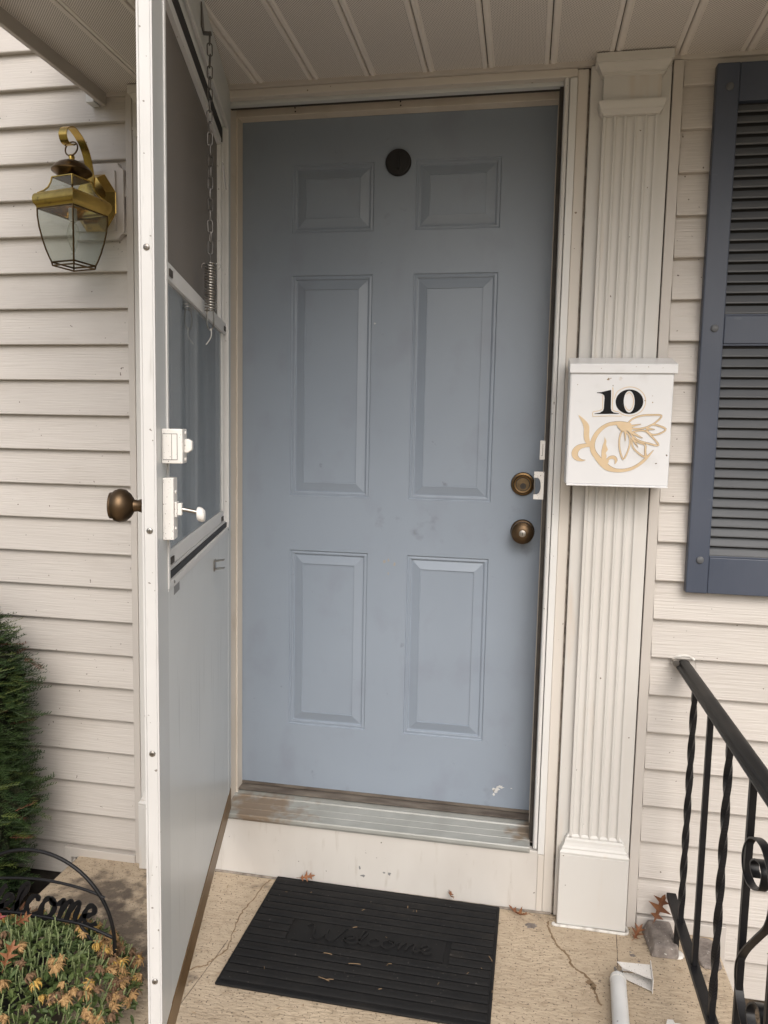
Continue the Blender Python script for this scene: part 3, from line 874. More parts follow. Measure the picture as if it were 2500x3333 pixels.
# lower latch with inside lever and outside knob
l2 = sdp(MB().box(.872, .904, .0004, .0185, .935, 1.0395), 'latch_case', 'white_paint', bevel=.0012)
for z in (.953, 1.015):
    sdp(MB().lathe([(.0034, .0183), (.003, .0202), (.001, .0208)], 12, (.889, 0, z), 'y'), 'rivet', 'white_paint', l2, smooth=50)
sdp(MB().box(.880, .898, .0187, .0225, .973, .999).box(.884, .894, .0225, .0300, .976, .9965), 'lever_rose', 'white_paint', l2, bevel=.001)
sdp(MB().tube([(.889, .030, .986), (.889, .056, .981)], .0036, 12), 'lever_shaft', 'nickel', l2, smooth=50)
lv = MB().lathe([(.0005, 0), (.0085, .0002), (.0098, .003), (.0098, .008), (.0075, .0125), (.0015, .0135)], 16, (0, 0, 0), 'y')
lv.v = [(.889 + x * 1.3, .055 + y, .979 + z * 1.25 - y * .3) for x, y, z in lv.v]
sdp(lv, 'lever_handle', 'white_paint', l2, smooth=45)
sdp(MB().lathe([(.0150, -TH), (.0150, -TH - .006), (.0120, -TH - .010), (.0095, -TH - .018), (.0105, -TH - .024), (.0200, -TH - .030), (.0268, -TH - .038), (.0285, -TH - .047),
                (.0262, -TH - .055), (.0225, -TH - .059), (.0220, -TH - .063), (.010, -TH - .0655), (.0005, -TH - .066)], 32, (.900, 0, .992), 'y'), 'outside_knob', 'bronze', l2, smooth=35)
sdp(MB().box(.884, .916, -TH - .003, -TH - .0004, .83, 1.07), 'outside_plate', 'brass_dark', l2, bevel=.001)
# window holder clip, screws and a grey sticker on the kick panel
cl = sdp(MB().box(.300, .325, -.0002, .0022, .775, .803), 'holder_clip', 'nickel', bevel=.0005)
sdp(MB().prism([(.0022, .7985), (.0245, .8020), (.0245, .8035), (.0022, .8005)], 'x', .300, .324), 'clip_arm', 'nickel', cl)
sdp(MB().prism([(.0022, .7785), (.0245, .7815), (.0245, .7830), (.0022, .7805)], 'x', .300, .324), 'clip_arm', 'nickel', cl)
screw_head(SD, (.820, .0012, .8475), None, .0036, 'nickel')
screw_head(SD, (.070, .0012, .8475), None, .0036, 'nickel')
sdp(MB().box(.762, .812, -.0005, .0002, .8215, .8375), 'sticker', 'sticker')
sdp(MB().box(.0442, .8618, -.0005, .0008, .8378, .8412), 'panel_bead', 'white_alu')
# ---------------------------------------------------------------- door chain and spring
th0 = math.atan2(-.967, .2546)
cx_, cy_ = .017 + .458 * .2546 + .014 * .967, -.003 - .458 * .967 + .014 * .2546
ch = thing('door_chain', 'dull metal chain and coil spring hanging on the storm door', 'chain', (cx_, cy_, 1.996), th0)
bk = MB().prism([(.030, -.036), (.030, .012), (.018, .006), (-.006, -.030), (-.006, -.036)], 'y', -.0138, -.0112)
bk.prism([(-.006, -.037), (.004, -.037), (.004, -.033), (-.006, -.033)], 'y', -.0138, .004)
bk.obj('bracket', 'chain', ch)
def link_pts(h=.0135, w=.0052):
    return [(w * cos(t_), 0, (h - w) * (1 if sin(t_) >= 0 else -1) + w * sin(t_)) for t_ in [2 * pi * k / 20 for k in range(20)]]
lm = MB().tube(link_pts(), .00135, 6, True).mesh('chain_link', 60)
lm.materials.append(M['chain'])
z = -.0455
nl = 20
for k in range(nl):
    o = link('chain_link', lm, None, ch, (rnd.uniform(-.0006, .0006), rnd.uniform(-.0006, .0006), z), 0, (rnd.uniform(-.05, .05), rnd.uniform(-.05, .05), (pi / 2 if k % 2 else 0) + rnd.uniform(.2, .6)))
    z -= .0228
zb = z + .006
MB().tube([(0, 0, zb + .004), (.0002, 0, -.50), (0, 0, -.512)], .0010, 6).obj('wire', 'chain', ch)
hel = [(.0118 * cos(2 * pi * k / 14), .0118 * sin(2 * pi * k / 14), -.512 - .102 * k / (14 * 17)) for k in range(14 * 17 + 1)]
MB().tube(hel, .0016, 6).obj('coil_spring', 'nickel', ch, smooth=60)
MB().tube(catmull([(.0, .0118, -.512), (0, .019, -.512), (0, .021, -.518), (0, .018, -.524)], 5), .0013, 6).obj('spring_hook', 'nickel', ch, smooth=60)
MB().tube(catmull([(0, -.0118, -.512), (0, -.017, -.513), (0, -.019, -.522)], 5), .0013, 6).obj('spring_hook', 'nickel', ch, smooth=60)
MB().tube(catmull([(.004, -.006, -.605), (.004, -.0075, -.640), (.0, -.003, -.6535), (.0, .003, -.6535), (.004, .0075, -.640), (.004, .006, -.605)], 5), .0016, 6).obj('wire_loop', 'nickel', ch, smooth=60)
MB().tube(catmull([(0, .001, -.651), (0, .001, -.670), (0, -.010, -.687)], 5), .0022, 6, sx=.5).obj('eye_tab', 'white_paint', ch, smooth=60)
MB().prism([(-.004, -.300), (.004, -.300), (.004, -.355), (-.004, -.355)], 'y', -.0095, -.0080).obj('paper_tag', 'chain', ch, rot=(0.12, 0, 0))

# ================================================================= MAILBOX
MX0, MX1, MZ0, MZ1 = .9425, 1.1845, 1.0055, 1.276
MYF = -.128
mb_ = thing('mailbox', 'white metal wall mailbox with number 10 and tan flower decal', 'mailbox', ((MX0 + MX1) / 2, -.04, MZ0))
mcx = (MX0 + MX1) / 2
def mbp(mb, name, m, bevel=0, smooth=None, parent=None):
    mb.v = [(x - mcx, y + .04, z - MZ0) for x, y, z in mb.v]
    return mb.obj(name, m, parent or mb_, bevel=bevel, smooth=smooth)
bodyp = mbp(MB().box(MX0, MX1, MYF, -.0405, MZ0, MZ1 + .018), 'box_body', 'mailbox', .0045)
mbp(MB().box(MX0 + .002, MX1 - .001, MYF - .0022, MYF + .004, MZ0 - .0025, MZ0 + .0012), 'bottom_lip', 'mailbox', .0008)
lid = MB()
lp = [(-.042, 1.322), (-.042, 1.3195), (MYF - .0025, 1.2925), (MYF - .0025, 1.2775), (MYF - .0042, 1.2765), (MYF - .0055, 1.278), (MYF - .0055, 1.2975), (MYF - .0035, 1.2995)]
lid.prism(lp, 'x', MX0 - .001, MX1 + .0065)
lid.prism([(-.042, 1.3185), (MYF - .0025, 1.2915), (MYF - .0025, 1.2775), (-.042, 1.2965)], 'x', MX0 - .0018, MX0 - .0011)
lid.prism([(-.042, 1.3185), (MYF - .0025, 1.2915), (MYF - .0025, 1.2775), (-.042, 1.2965)], 'x', MX1 + .0050, MX1 + .0062)
lidp = mbp(lid, 'lid', 'mailbox', .0012)
mbp(MB().lathe([(.0028, 0), (.0024, -.002), (.0005, -.0026)], 12, (MX0 - .011, -.0090, 1.008), 'y'), 'mounting_screw', 'nickel')
def c8(x, y):
    xx = x - (330 - (y - 350) * .0535)
    yy = y - xx * .026
    return (MX0 + .0008 + xx * 2.335e-4, MZ1 - .001 - (yy - 350) * 2.50e-4)
hcount = [0]
def deco(kind, pts, ws=None, m='gold', n=5, closed=False, edge=None):
    hcount[0] += 1
    h = .00035 + .00012 * (hcount[0] % 24)
    P = lambda u, v, t: (u, MYF - t, v)
    if kind == 'poly':
        q = [c8(*p) for p in (catmull(pts, n, True) if n > 1 else pts)]
        o = MB().prism(q, 'y', MYF + .001, MYF - h)
    else:
        pw = [(p[0], p[1], (ws if isinstance(ws, (int, float)) else w)) for p, w in zip(pts, ws if isinstance(ws, list) else [ws] * len(pts))]
        pw = catmull(pw, n, closed)
        if closed:
            pw = pw + [pw[0]]
        o = MB().ribbon([c8(p[0], p[1]) for p in pw], [max(p[2], .6) * 2.4e-4 for p in pw], P, -.001, h)
        if edge is not None:
            edge.ribbon([(c8(p[0], p[1])[0] + .0003, c8(p[0], p[1])[1] + .0005) for p in pw], [(max(p[2], .6) + 2.2) * 2.4e-4 for p in pw], P, -.001, .00006 * (1 + hcount[0] % 5))
    return o
def dobj(mb, name, m):
    return mbp(mb, name, m)
# number 10
one = [(596, 534), (640, 531), (690, 521), (739, 511), (735, 690), (742, 715), (765, 730), (815, 738), (815, 743), (570, 743), (570, 738), (625, 730), (655, 712), (664, 690), (672, 590), (668, 565), (652, 550), (625, 543), (596, 540)]
dobj(deco('poly', one, n=1), 'number_one', 'ink')
ze = MB()
No = 48
vs, fs = [], []
for h, flip in ((.0011, 0),):
    for k in range(No):
        w = 2 * pi * k / No
        o_ = c8(920 + 137 * cos(w), 628 + 117 * sin(w))
        i_ = c8(918 + 55 * cos(w), 628 + 104 * sin(w))
        vs += [(o_[0], MYF - h, o_[1]), (i_[0], MYF - h, i_[1]), (o_[0], MYF + .001, o_[1]), (i_[0], MYF + .001, i_[1])]
for k in range(No):
    a_, b_ = 4 * k, 4 * ((k + 1) % No)
    fs += [(a_, b_, b_ + 1, a_ + 1), (a_, a_ + 2, b_ + 2, b_), (a_ + 1, b_ + 1, b_ + 3, a_ + 3)]
ze.add(vs, fs)
dobj(ze, 'number_zero', 'ink')
el = lambda cx, cy, rx, ry, a0, a1, k=20: [(cx + rx * cos(a0 + (a1 - a0) * i / k), cy + ry * sin(a0 + (a1 - a0) * i / k)) for i in range(k + 1)]
og = MB()
for pts, w in [(el(922, 626, 158, 139, -2.0, 2.3), 3.2), (el(916, 626, 44, 84, -2.2, 2.6), 3.2), ([(755, 488), (756, 560), (750, 690), (775, 716), (812, 724)], 3.6),
               ([(552, 765), (700, 762), (845, 766)], 2.8), ([(552, 765), (556, 722), (600, 714), (640, 700), (652, 680), (655, 560)], 2.8), ([(770, 600), (800, 530), (865, 498)], 2.2)]:
    d_ = deco('rib', pts, w)
    og.add(d_.v, d_.f)
dobj(og, 'number_outline', 'gold')
# flower decal
fl = MB()
under = MB()
M['edge_shadow_rust'] = mat('decal_shadow_rust_brown', (.22, .16, .11), .7, c2=(.35, .27, .19), ns=90)  # brown for the painted shadow of peeled decal edges, and for rust marks
M['chip_grey'] = mat('sticker_residue', (.58, .56, .54), .7, c2=(.70, .69, .69), ns=200)
def A(d_):
    fl.add(d_.v, d_.f)
A(deco('rib', edge=under, pts=[(905, 842), (840, 836), (770, 836), (700, 850), (640, 885), (590, 935), (555, 1000), (545, 1060), (560, 1115), (600, 1170), (650, 1225), (700, 1265), (770, 1290), (850, 1293), (930, 1278), (1000, 1245), (1060, 1200), (1110, 1150), (1158, 1098)], ws=[14, 18, 17, 16, 18, 20, 22, 24, 24, 26, 30, 28, 18, 15, 14, 13, 13, 9, 1]))
A(deco('poly', [(407, 750), (470, 795), (512, 845), (518, 900), (515, 950), (522, 1000), (530, 1040), (490, 1030), (465, 990), (460, 930), (462, 880), (445, 820)], n=3))
A(deco('rib', edge=under, pts=[(530, 1045), (470, 1048), (410, 1065), (372, 1105), (370, 1148), (400, 1180), (440, 1193), (475, 1191)], ws=[16, 18, 24, 30, 28, 17, 8, 1]))
A(deco('poly', [(672, 968), (690, 1005), (685, 1040), (705, 1090), (682, 1120), (692, 1150), (686, 1180), (715, 1200), (700, 1235), (645, 1210), (638, 1150), (640, 1100), (655, 1040), (668, 1010)], n=1))
A(deco('rib', edge=under, pts=[(690, 1195), (725, 1168), (765, 1166), (785, 1195), (772, 1230)], ws=[10, 13, 15, 12, 2]))
for lf in ([(910, 835), (960, 790), (1040, 764), (1130, 759), (1236, 767), (1180, 830), (1100, 872), (1010, 890), (925, 878)],
           [(1092, 898), (1130, 857), (1190, 857), (1278, 895), (1220, 938), (1140, 946)],
           [(938, 930), (1060, 907), (1130, 955), (1208, 1050), (1100, 1030), (1000, 998)],
           [(948, 990), (1005, 1020), (1074, 1045), (1078, 1100), (1068, 1160), (990, 1108), (952, 1060)],
           [(868, 908), (912, 945), (925, 1020), (905, 1100), (858, 1183), (825, 1100), (817, 1010), (835, 930)]):
    A(deco('rib', edge=under, pts=lf, ws=6.5, n=4, closed=True))
for p0, p1 in (((900, 868), (1035, 846)), ((1085, 888), (1170, 898)), ((950, 930), (1050, 980)), ((945, 972), (1005, 1068)), ((878, 895), (878, 1005))):
    A(deco('rib', edge=under, pts=[p0, ((p0[0] + p1[0]) / 2, (p0[1] + p1[1]) / 2), p1], ws=[12, 7, 1], n=3))
A(deco('poly', [(800, 852), (910, 826), (945, 860), (935, 940), (900, 905), (845, 910), (815, 880)], n=2))
A(deco('rib', edge=under, pts=[(1082, 1060), (1075, 1110), (1085, 1165)], ws=[10, 8, 12], n=3))
fd = dobj(fl, 'flower_decal', 'gold')
dobj(under, 'edge_shadow_rust', 'edge_shadow_rust')  # offset underlay painting a thin shadow along the decal
for i, (x, y, r) in enumerate([(712, 408, 14), (735, 402, 7), (1148, 576, 5), (1150, 640, 8), (835, 408, 22), (640, 305, 5), (985, 298, 4), (1105, 303, 5), (1245, 314, 4), (400, 455, 6)]):
    q = random.Random(80 + i)
    pts = [c8(x + r * cos(k * pi / 5) * q.uniform(.3, 1.3), y + r * sin(k * pi / 5) * q.uniform(.3, 1.2)) for k in range(10)]
    yy = MYF - .0058 if y < 345 else MYF - .0003
    dobj(MB().prism(pts, 'y', yy + .001, yy - .0003), 'rust_mark', 'chip_grey' if r > 20 else 'edge_shadow_rust')

# ================================================================= SHUTTER
sh = thing('window_shutter', 'slate blue louvred window shutter fixed to the siding', 'shutter', (1.257, -.018, .733))
def shp(mb, name, m, bevel=0, smooth=None):
    mb.v = [(x - 1.257, y + .018, z - .733) for x, y, z in mb.v]
    return mb.obj(name, m, sh, bevel=bevel, smooth=smooth)
SW = .36
ya, yb = -.041, -.016
shp(MB().box(1.257, 1.3095, ya, yb, .733, 2.014), 'stile', 'shutter', .003)
shp(MB().box(1.257 + SW - .0525, 1.257 + SW, ya, yb, .733, 2.014), 'stile', 'shutter', .003)
for nm, z0, z1 in (('bottom_rail', .7335, .826), ('middle_rail', 1.3570, 1.4245), ('top_rail', 1.9250, 2.0135)):
    shp(MB().box(1.3097, 1.257 + SW - .0527, ya + .0012, yb, z0, z1), nm, 'shutter', .002)
for z0, z1 in ((.826, .8305), (1.3525, 1.357), (1.4245, 1.429)):
    shp(MB().box(1.3097, 1.257 + SW - .0527, ya + .004, yb, z0, z1), 'rail_bead', 'shutter', .001)
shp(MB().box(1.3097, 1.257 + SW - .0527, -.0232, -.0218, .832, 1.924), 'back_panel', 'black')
lm2 = MB().prism([(-.0240, .0200), (-.0255, .0205), (-.0370, .0035), (-.0370, .0010), (-.0350, .0), (-.0335, .0006), (-.0335, .0022)], 'x', 1.3097 - 1.257, SW - .0527)
lm2.v = [(x, y + .018, z) for x, y, z in lm2.v]
lme = lm2.mesh('louver')
lme.materials.append(M['louver'])
for k in range(21):
    link('louver', lme, None, sh, (0, 0, .8300 + k * .02478 - .733))
for k in range(20):
    link('louver', lme, None, sh, (0, 0, 1.4290 + k * .02478 - .733))
for z in (1.958, 1.394, .819):
    for x in (1.2872, 1.257 + SW - .03):
        shp(MB().lathe([(.0092, .0), (.0088, -.0035), (.0075, -.0045), (.0005, -.0048)], 24, (x, ya, z), 'y'), 'shutter_bolt', 'louver', 0, 40)

# ================================================================= WALL LANTERN
LX, LY, LZ = -.3665, -.150, 1.545
ln = thing('wall_lantern', 'brass and clear glass wall lantern hanging from a curled arm', 'lantern', (LX, 0, LZ))
def lp_(mb, name, m, bevel=0, smooth=None, parent=None):
    mb.v = [(x - LX, y, z - LZ) for x, y, z in mb.v]
    return mb.obj(name, m, parent or ln, bevel=bevel, smooth=smooth)
# vinyl mounting block
bx0, bx1, bz0, bz1 = -.456, -.288, 1.650, 1.857
c_ = .018
def notched(x0, x1, z0, z1, c):
    return [(x0 + c, z0), (x1 - c, z0), (x1 - c * .75, z0 + c * .45), (x1 - c * .45, z0 + c * .75), (x1, z0 + c), (x1, z1 - c), (x1 - c * .45, z1 - c * .75), (x1 - c * .75, z1 - c * .45), (x1 - c, z1),
            (x0 + c, z1), (x0 + c * .75, z1 - c * .45), (x0 + c * .45, z1 - c * .75), (x0, z1 - c), (x0, z0 + c), (x0 + c * .45, z0 + c * .75), (x0 + c * .75, z0 + c * .45)]
blk = lp_(MB().prism(notched(bx0, bx1, bz0, bz1, c_), 'y', -.026, -.006), 'mounting_block', 'block', .002)
lp_(MB().box(bx0 + .022, bx1 - .022, -.0335, -.0262, bz0 + .022, bz1 - .022), 'block_panel', 'block', .0015, None, blk)
# octagonal brass back plate
bc = (LX - .002, 1.747)
def octo(w, h, c):
    return [(bc[0] - w + c, bc[1] - h), (bc[0] + w - c, bc[1] - h), (bc[0] + w, bc[1] - h + c * 1.5), (bc[0] + w, bc[1] + h - c * 1.5), (bc[0] + w - c, bc[1] + h), (bc[0] - w + c, bc[1] + h), (bc[0] - w, bc[1] + h - c * 1.5), (bc[0] - w, bc[1] - h + c * 1.5)]
bp_ = MB()
o1, o2 = octo(.060, .076, .032), octo(.044, .060, .026)
v_ = [(x, -.0340, z) for x, z in o1] + [(x, -.0385, z) for x, z in o1] + [(x, -.060, z) for x, z in o2]
f_ = [tuple(range(8)), tuple(range(16, 24))[::-1]]
for r_ in (0, 8):
    f_ += [(r_ + i, r_ + (i + 1) % 8, r_ + 8 + (i + 1) % 8, r_ + 8 + i) for i in range(8)]
bp_.add(v_, f_)
lp_(bp_, 'back_plate', 'brass', .0015)
# strap arm
arm = catmull([(-.058, 1.752), (-.060, 1.788), (-.066, 1.828), (-.080, 1.862), (-.098, 1.884), (-.123, 1.899), (-.150, 1.906), (-.176, 1.897), (-.188, 1.879), (-.180, 1.861), (-.160, 1.858), (-.142, 1.868)], 6)
lp_(MB().ribbon(arm, .0012, lambda u, v, t: (LX + t, u, v), -.0115, .0115), 'arm', 'brass', 0, 40)
lp_(MB().tube([(LX + .0175 * cos(t_), LY + .0 + .006 * sin(t_), 1.8530 + .0195 * sin(t_)) for t_ in [2 * pi * k / 28 for k in range(28)]], .0021, 8, True), 'hanging_ring', 'brass_dark', 0, 60)
lp_(MB().lathe([(.0005, 1.8395), (.0065, 1.837), (.0082, 1.832), (.0070, 1.8265), (.0072, 1.825), (.0085, 1.823), (.0085, 1.820)], 20, (LX, LY, 0)), 'finial', 'brass', 0, 45)
cap_ = lp_(MB().lathe([(.0085, 1.8225), (.020, 1.8205), (.034, 1.8140), (.0450, 1.8045), (.0515, 1.7955), (.0510, 1.7925), (.0450, 1.7890), (.0370, 1.7820), (.0320, 1.7750)], 40, (LX, LY, 0)), 'cap', 'brass_dark', 0, 35)
CA = radians(32.6)
dirs = [(sin(CA + k * pi / 2), -cos(CA + k * pi / 2)) for k in range(4)]
def sq(rings):
    """square section loft on the lantern axis: list of (half diagonal, z) -> per-ring corner points"""
    return [[(LX + d[0] * h, LY + d[1] * h, z) for d in dirs] for h, z in rings]
upr = sq([(.049, 1.7745), (.052, 1.761), (.059, 1.747), (.070, 1.737), (.085, 1.7285)])
lwr = sq([(.0865, 1.6900), (.0865, 1.672), (.0830, 1.645), (.0765, 1.617), (.0685, 1.590), (.0600, 1.568), (.0545, 1.5565)])
def cage(rings, nm, m):
    r = MB()
    for k in range(4):
        r.tube([q[k] for q in rings], .0024, 6)
        for q in (rings[0], rings[-1]):
            r.tube([q[k], q[(k + 1) % 4]], .0022, 6)
    return lp_(r, nm, m, 0, 50)
def panes(rings, parent):
    for k in range(4):
        p = MB()
        nrm = Vector((dirs[k][0] + dirs[(k + 1) % 4][0], dirs[k][1] + dirs[(k + 1) % 4][1], 0)).normalized()
        n = len(rings)
        vs, fs = [], []
        us = (0.0, .13, .87, 1.0)
        rows = []
        for i, q in enumerate(rings):
            rows.append((q, 0.0 if i in (0, n - 1) else 1.0))
        a_, b_ = rings[0], rings[1]
        for q, inn in rows:
            for u in us:
                off = .0022 * inn * (1 if 0 < u < 1 else 0)
                vs.append(tuple(Vector(q[k]).lerp(Vector(q[(k + 1) % 4]), u) + nrm * off))
        for i in range(n - 1):
            for c in range(3):
                fs.append((4 * i + c, 4 * i + c + 1, 4 * i + 5 + c, 4 * i + 4 + c))
        p.add(vs, fs)
        lp_(p, 'glass_pane', 'lamp_glass', 0, None, parent)
cu = cage(upr, 'upper_cage', 'brass')
panes(upr, cu)
cl_ = cage(lwr, 'lower_cage', 'brass_dark')
panes(lwr, cl_)
tp = MB()
q = sq([(.050, 1.7755)])[0]
tp.add(q + [(x, y, z - .002) for x, y, z in q], [(0, 1, 2, 3), (7, 6, 5, 4), (0, 4, 5, 1), (1, 5, 6, 2), (2, 6, 7, 3), (3, 7, 4, 0)])
lp_(tp, 'roof_plate', 'brass_dark')
bandr = sq([(.086, 1.7285), (.092, 1.7275), (.0965, 1.7235), (.0985, 1.717), (.0985, 1.7095), (.0965, 1.7030), (.092, 1.6985), (.089, 1.6955), (.0875, 1.6885), (.082, 1.6885)])
bn = MB()
vs, fs = [], []
for qq in bandr:
    vs += qq
for i in range(len(bandr) - 1):
    for k in range(4):
        fs.append((4 * i + k, 4 * i + (k + 1) % 4, 4 * i + 4 + (k + 1) % 4, 4 * i + 4 + k))
bn.add(vs, fs)
lp_(bn, 'brass_band', 'brass', 0, 28)
# candle sleeve, bulb and the bottom rim
lp_(MB().lathe([(.0105, 1.700), (.0105, 1.668), (.006, 1.665)], 18, (LX, LY, 0)), 'lamp_socket', 'white_alu', 0, 40)
bulb_m = glass_mat('clear_bulb', (.93, .93, .9), dirt=.12, dcol=(.7, .7, .66))
M['bulb'] = bulb_m
lp_(MB().lathe([(.006, 1.666), (.013, 1.655), (.0165, 1.638), (.0150, 1.620), (.0090, 1.600), (.0005, 1.583)], 20, (LX, LY, 0)), 'light_bulb', 'bulb', 0, 60)
br_ = sq([(.0545, 1.5560), (.0525, 1.5480)])
cage(br_, 'bottom_rim', 'brass_dark')

# ================================================================= RAILING
RX = 1.268
rl = thing('porch_railing', 'black wrought iron porch railing with twisted balusters and scrolls', 'railing', (RX, -.1, FZ))
def rlp(mb, name, m, bevel=0, smooth=None, parent=None):
    mb.v = [(x - RX, y + .1, z - FZ) for x, y, z in mb.v]
    return mb.obj(name, m, parent or rl, bevel=bevel, smooth=smooth)
YE = -1.40
hp = [(-.0185, .5300), (-.0205, .5360), (-.0190, .5405), (-.0140, .5425), (-.0120, .5490), (-.0070, .5525), (.0, .5535), (.0070, .5525), (.0120, .5490), (.0140, .5425), (.0190, .5405), (.0205, .5360), (.0185, .5300)]
hr = rlp(MB().prism([(RX + x, z) for x, z in hp], 'y', YE, -.022), 'handrail', 'iron_top', 0, 35)
rlp(MB().box(RX - .012, RX + .012, YE, -.040, -.0905, -.0770), 'bottom_rail', 'iron', .0012)
rlp(MB().lathe([(.006, -.016), (.006, -.040), (.0085, -.041), (.0085, -.046)], 12, (RX - .024, 0, .548), 'y'), 'wall_bolt', 'nickel', 0, 40)
rlp(MB().tube(catmull([(RX - .028, -.019, .541), (RX - .024, -.020, .556), (RX - .008, -.0205, .562), (RX + .012, -.0205, .562), (RX + .026, -.020, .553)], 5), [.004, .005, .003, .0045, .004] + [.0035] * 16), 'caulk_bead', 'caulk_white', 0, 60)
def bar(zs0, zs1, twist, n=90, h=.0062):
    m = MB()
    vs, fs = [], []
    N = n if twist else 1
    for i in range(N + 1):
        t = i / N
        zz = zs0 + (zs1 - zs0) * t
        ang = twist * min(max((t - .06) / .88, 0), 1) if twist else 0
        for k in range(4):
            w = ang + pi / 4 + k * pi / 2
            vs.append((h * 1.414 * cos(w), h * 1.414 * sin(w), zz))
    for i in range(N):
        for k in range(4):
            fs.append((i * 4 + k, i * 4 + (k + 1) % 4, i * 4 + 4 + (k + 1) % 4, i * 4 + 4 + k))
    fs += [(3, 2, 1, 0), (N * 4, N * 4 + 1, N * 4 + 2, N * 4 + 3)]
    return m.add(vs, fs)
tw = bar(-.0770 - FZ, .5300 - FZ, 2 * pi * 1.75).mesh('twisted_baluster')
tw.materials.append(M['iron'])
pb = bar(-.0770 - FZ, .5300 - FZ, 0).mesh('plain_baluster')
pb.materials.append(M['iron'])
bys = [-.160 - .161 * k for k in range(8)]
for k, y in enumerate(bys):
    if k % 2 == 0 and k < 4:
        link('twisted_baluster', tw, None, rl, (0, y + .1, 0))
    else:
        link('plain_baluster', pb, None, rl, (0, y + .1, 0), bevel=.001)
# feet of the railing
rlp(MB().box(RX - .001, RX + .011, -.115, -.103, FZ - .01, -.0905), 'foot_post', 'iron', .001)
rlp(MB().box(RX - .006, RX + .006, -1.39, -1.378, FZ - .01, -.0905), 'foot_post', 'iron', .001)
rlp(MB().lathe([(.020, FZ - .002), (.018, FZ + .0025), (.012, FZ + .004)], 16, (RX + .006, -.112, 0)), 'foot_grout', 'caulk_white', 0, 60)
# S-scroll beside the fourth baluster
scr = catmull([(-.700, .362), (-.686, .366), (-.681, .379), (-.702, .396), (-.729, .402), (-.742, .388), (-.732, .360), (-.699, .340), (-.665, .332), (-.640, .342), (-.631, .365), (-.644, .395),
               (-.669, .418), (-.707, .432), (-.742, .430), (-.775, .405), (-.787, .362), (-.772, .319), (-.728, .270), (-.674, .211), (-.645, .172), (-.636, .143), (-.645, .114), (-.668, .093), (-.705, .078),
               (-.752, .085), (-.785, .118), (-.793, .152), (-.778, .174), (-.752, .166), (-.723, .140), (-.715, .120), (-.730, .106)], 5)
rlp(MB().ribbon(scr, .0016, lambda u, v, t: (RX + t, u, v), -.0075, .0075), 'scroll', 'iron', 0, 40)

# ================================================================= DOORMAT
MT = thing('doormat', 'black ribbed rubber doormat embossed with the word Welcome', 'doormat', (.49, -.24, FZ), radians(-.9))
hx, hy = .327, .2265
base = MB().box(-hx, hx, -hy, hy, .0015, .0085)
base.obj('mat_base', 'rubber_mat', MT, bevel=.003)
nr = 15
pitch = 2 * (hy - .012) / nr
def rib_mesh(L):
    w = pitch * .5 - .0021
    return MB().prism([(-w, .0), (-w, .0030), (-w * .75, .0052), (0, .0060), (w * .75, .0052), (w, .0030), (w, .0)], 'x', -L / 2, L / 2).mesh('rib', 40)
full, side = rib_mesh(2 * hx - .018), rib_mesh(.105)
for me in (full, side):
    me.materials.append(M['rubber_mat'])
for k in range(nr):
    y = -hy + .012 + pitch * (k + .5)
    if 6 <= k <= 8:
        for sx in (-1, 1):
            link('rib', side, None, MT, (sx * (hx - .009 - .0525), y, .0084))
    else:
        link('rib', full, None, MT, (0, y, .0084))
MB().box(-.198, .198, -pitch * 1.42, pitch * 1.42, .0080, .0112).obj('word_plate', 'rubber_mat', MT)

SCRIPT = [[(0, 1.55), (.06, 1.85), (.25, 1.9), (.34, 1.5), (.38, .8), (.48, .2), (.68, 0), (.9, .4), (1.02, 1.1), (1.06, 1.5)],
          [(1.06, 1.5), (1.04, .7), (1.14, .15), (1.34, 0), (1.58, .4), (1.74, 1.2), (1.88, 1.75), (2.0, 1.85)],
          [(1.92, .42), (2.2, .5), (2.44, .75), (2.36, 1.02), (2.16, .95), (2.02, .55), (2.1, .12), (2.34, 0), (2.6, .2), (2.82, .75), (2.98, 1.5), (2.96, 1.9), (2.82, 1.85), (2.74, 1.3), (2.74, .4), (2.86, .02), (3.05, .08), (3.18, .3)],
          [(3.62, .80), (3.55, 1.02), (3.34, .98), (3.18, .55), (3.26, .1), (3.5, 0), (3.74, .22), (3.86, .5)],
          [(4.18, 1.0), (3.96, .95), (3.82, .5), (3.92, .06), (4.14, .0), (4.36, .35), (4.36, .8), (4.18, 1.0), (4.22, .82), (4.5, .78), (4.62, .92)],
          [(4.60, .85), (4.72, 1.02), (4.74, .7), (4.66, 0)], [(4.70, .35), (4.86, .85), (5.0, 1.02), (5.08, .85), (5.0, 0)],
          [(5.04, .35), (5.2, .85), (5.34, 1.02), (5.42, .85), (5.36, .3), (5.44, .02), (5.58, .1), (5.70, .4)],
          [(5.66, .40), (5.9, .5), (6.1, .75), (6.02, 1.02), (5.84, .95), (5.72, .55), (5.8, .12), (6.02, 0), (6.28, .25)]]
def welcome(mapuv, wid, P, t0, t1):
    m = MB()
    for i, st_ in enumerate(SCRIPT):
        pts = [mapuv(u, v) for u, v in catmull(st_, 6)]
        k = len(pts)
        m.ribbon(pts, [wid * (.75 + .45 * abs(sin(j * .35))) for j in range(k)], P, t0, t1 + .00006 * i)
    return m
welcome(lambda u, v: (-.168 + u * .0535, -.026 + v * .029 + .001 * u), .0026, lambda u, v, t: (u, v, t), .0085, .0150).obj('lettering', 'rubber_mat', MT)

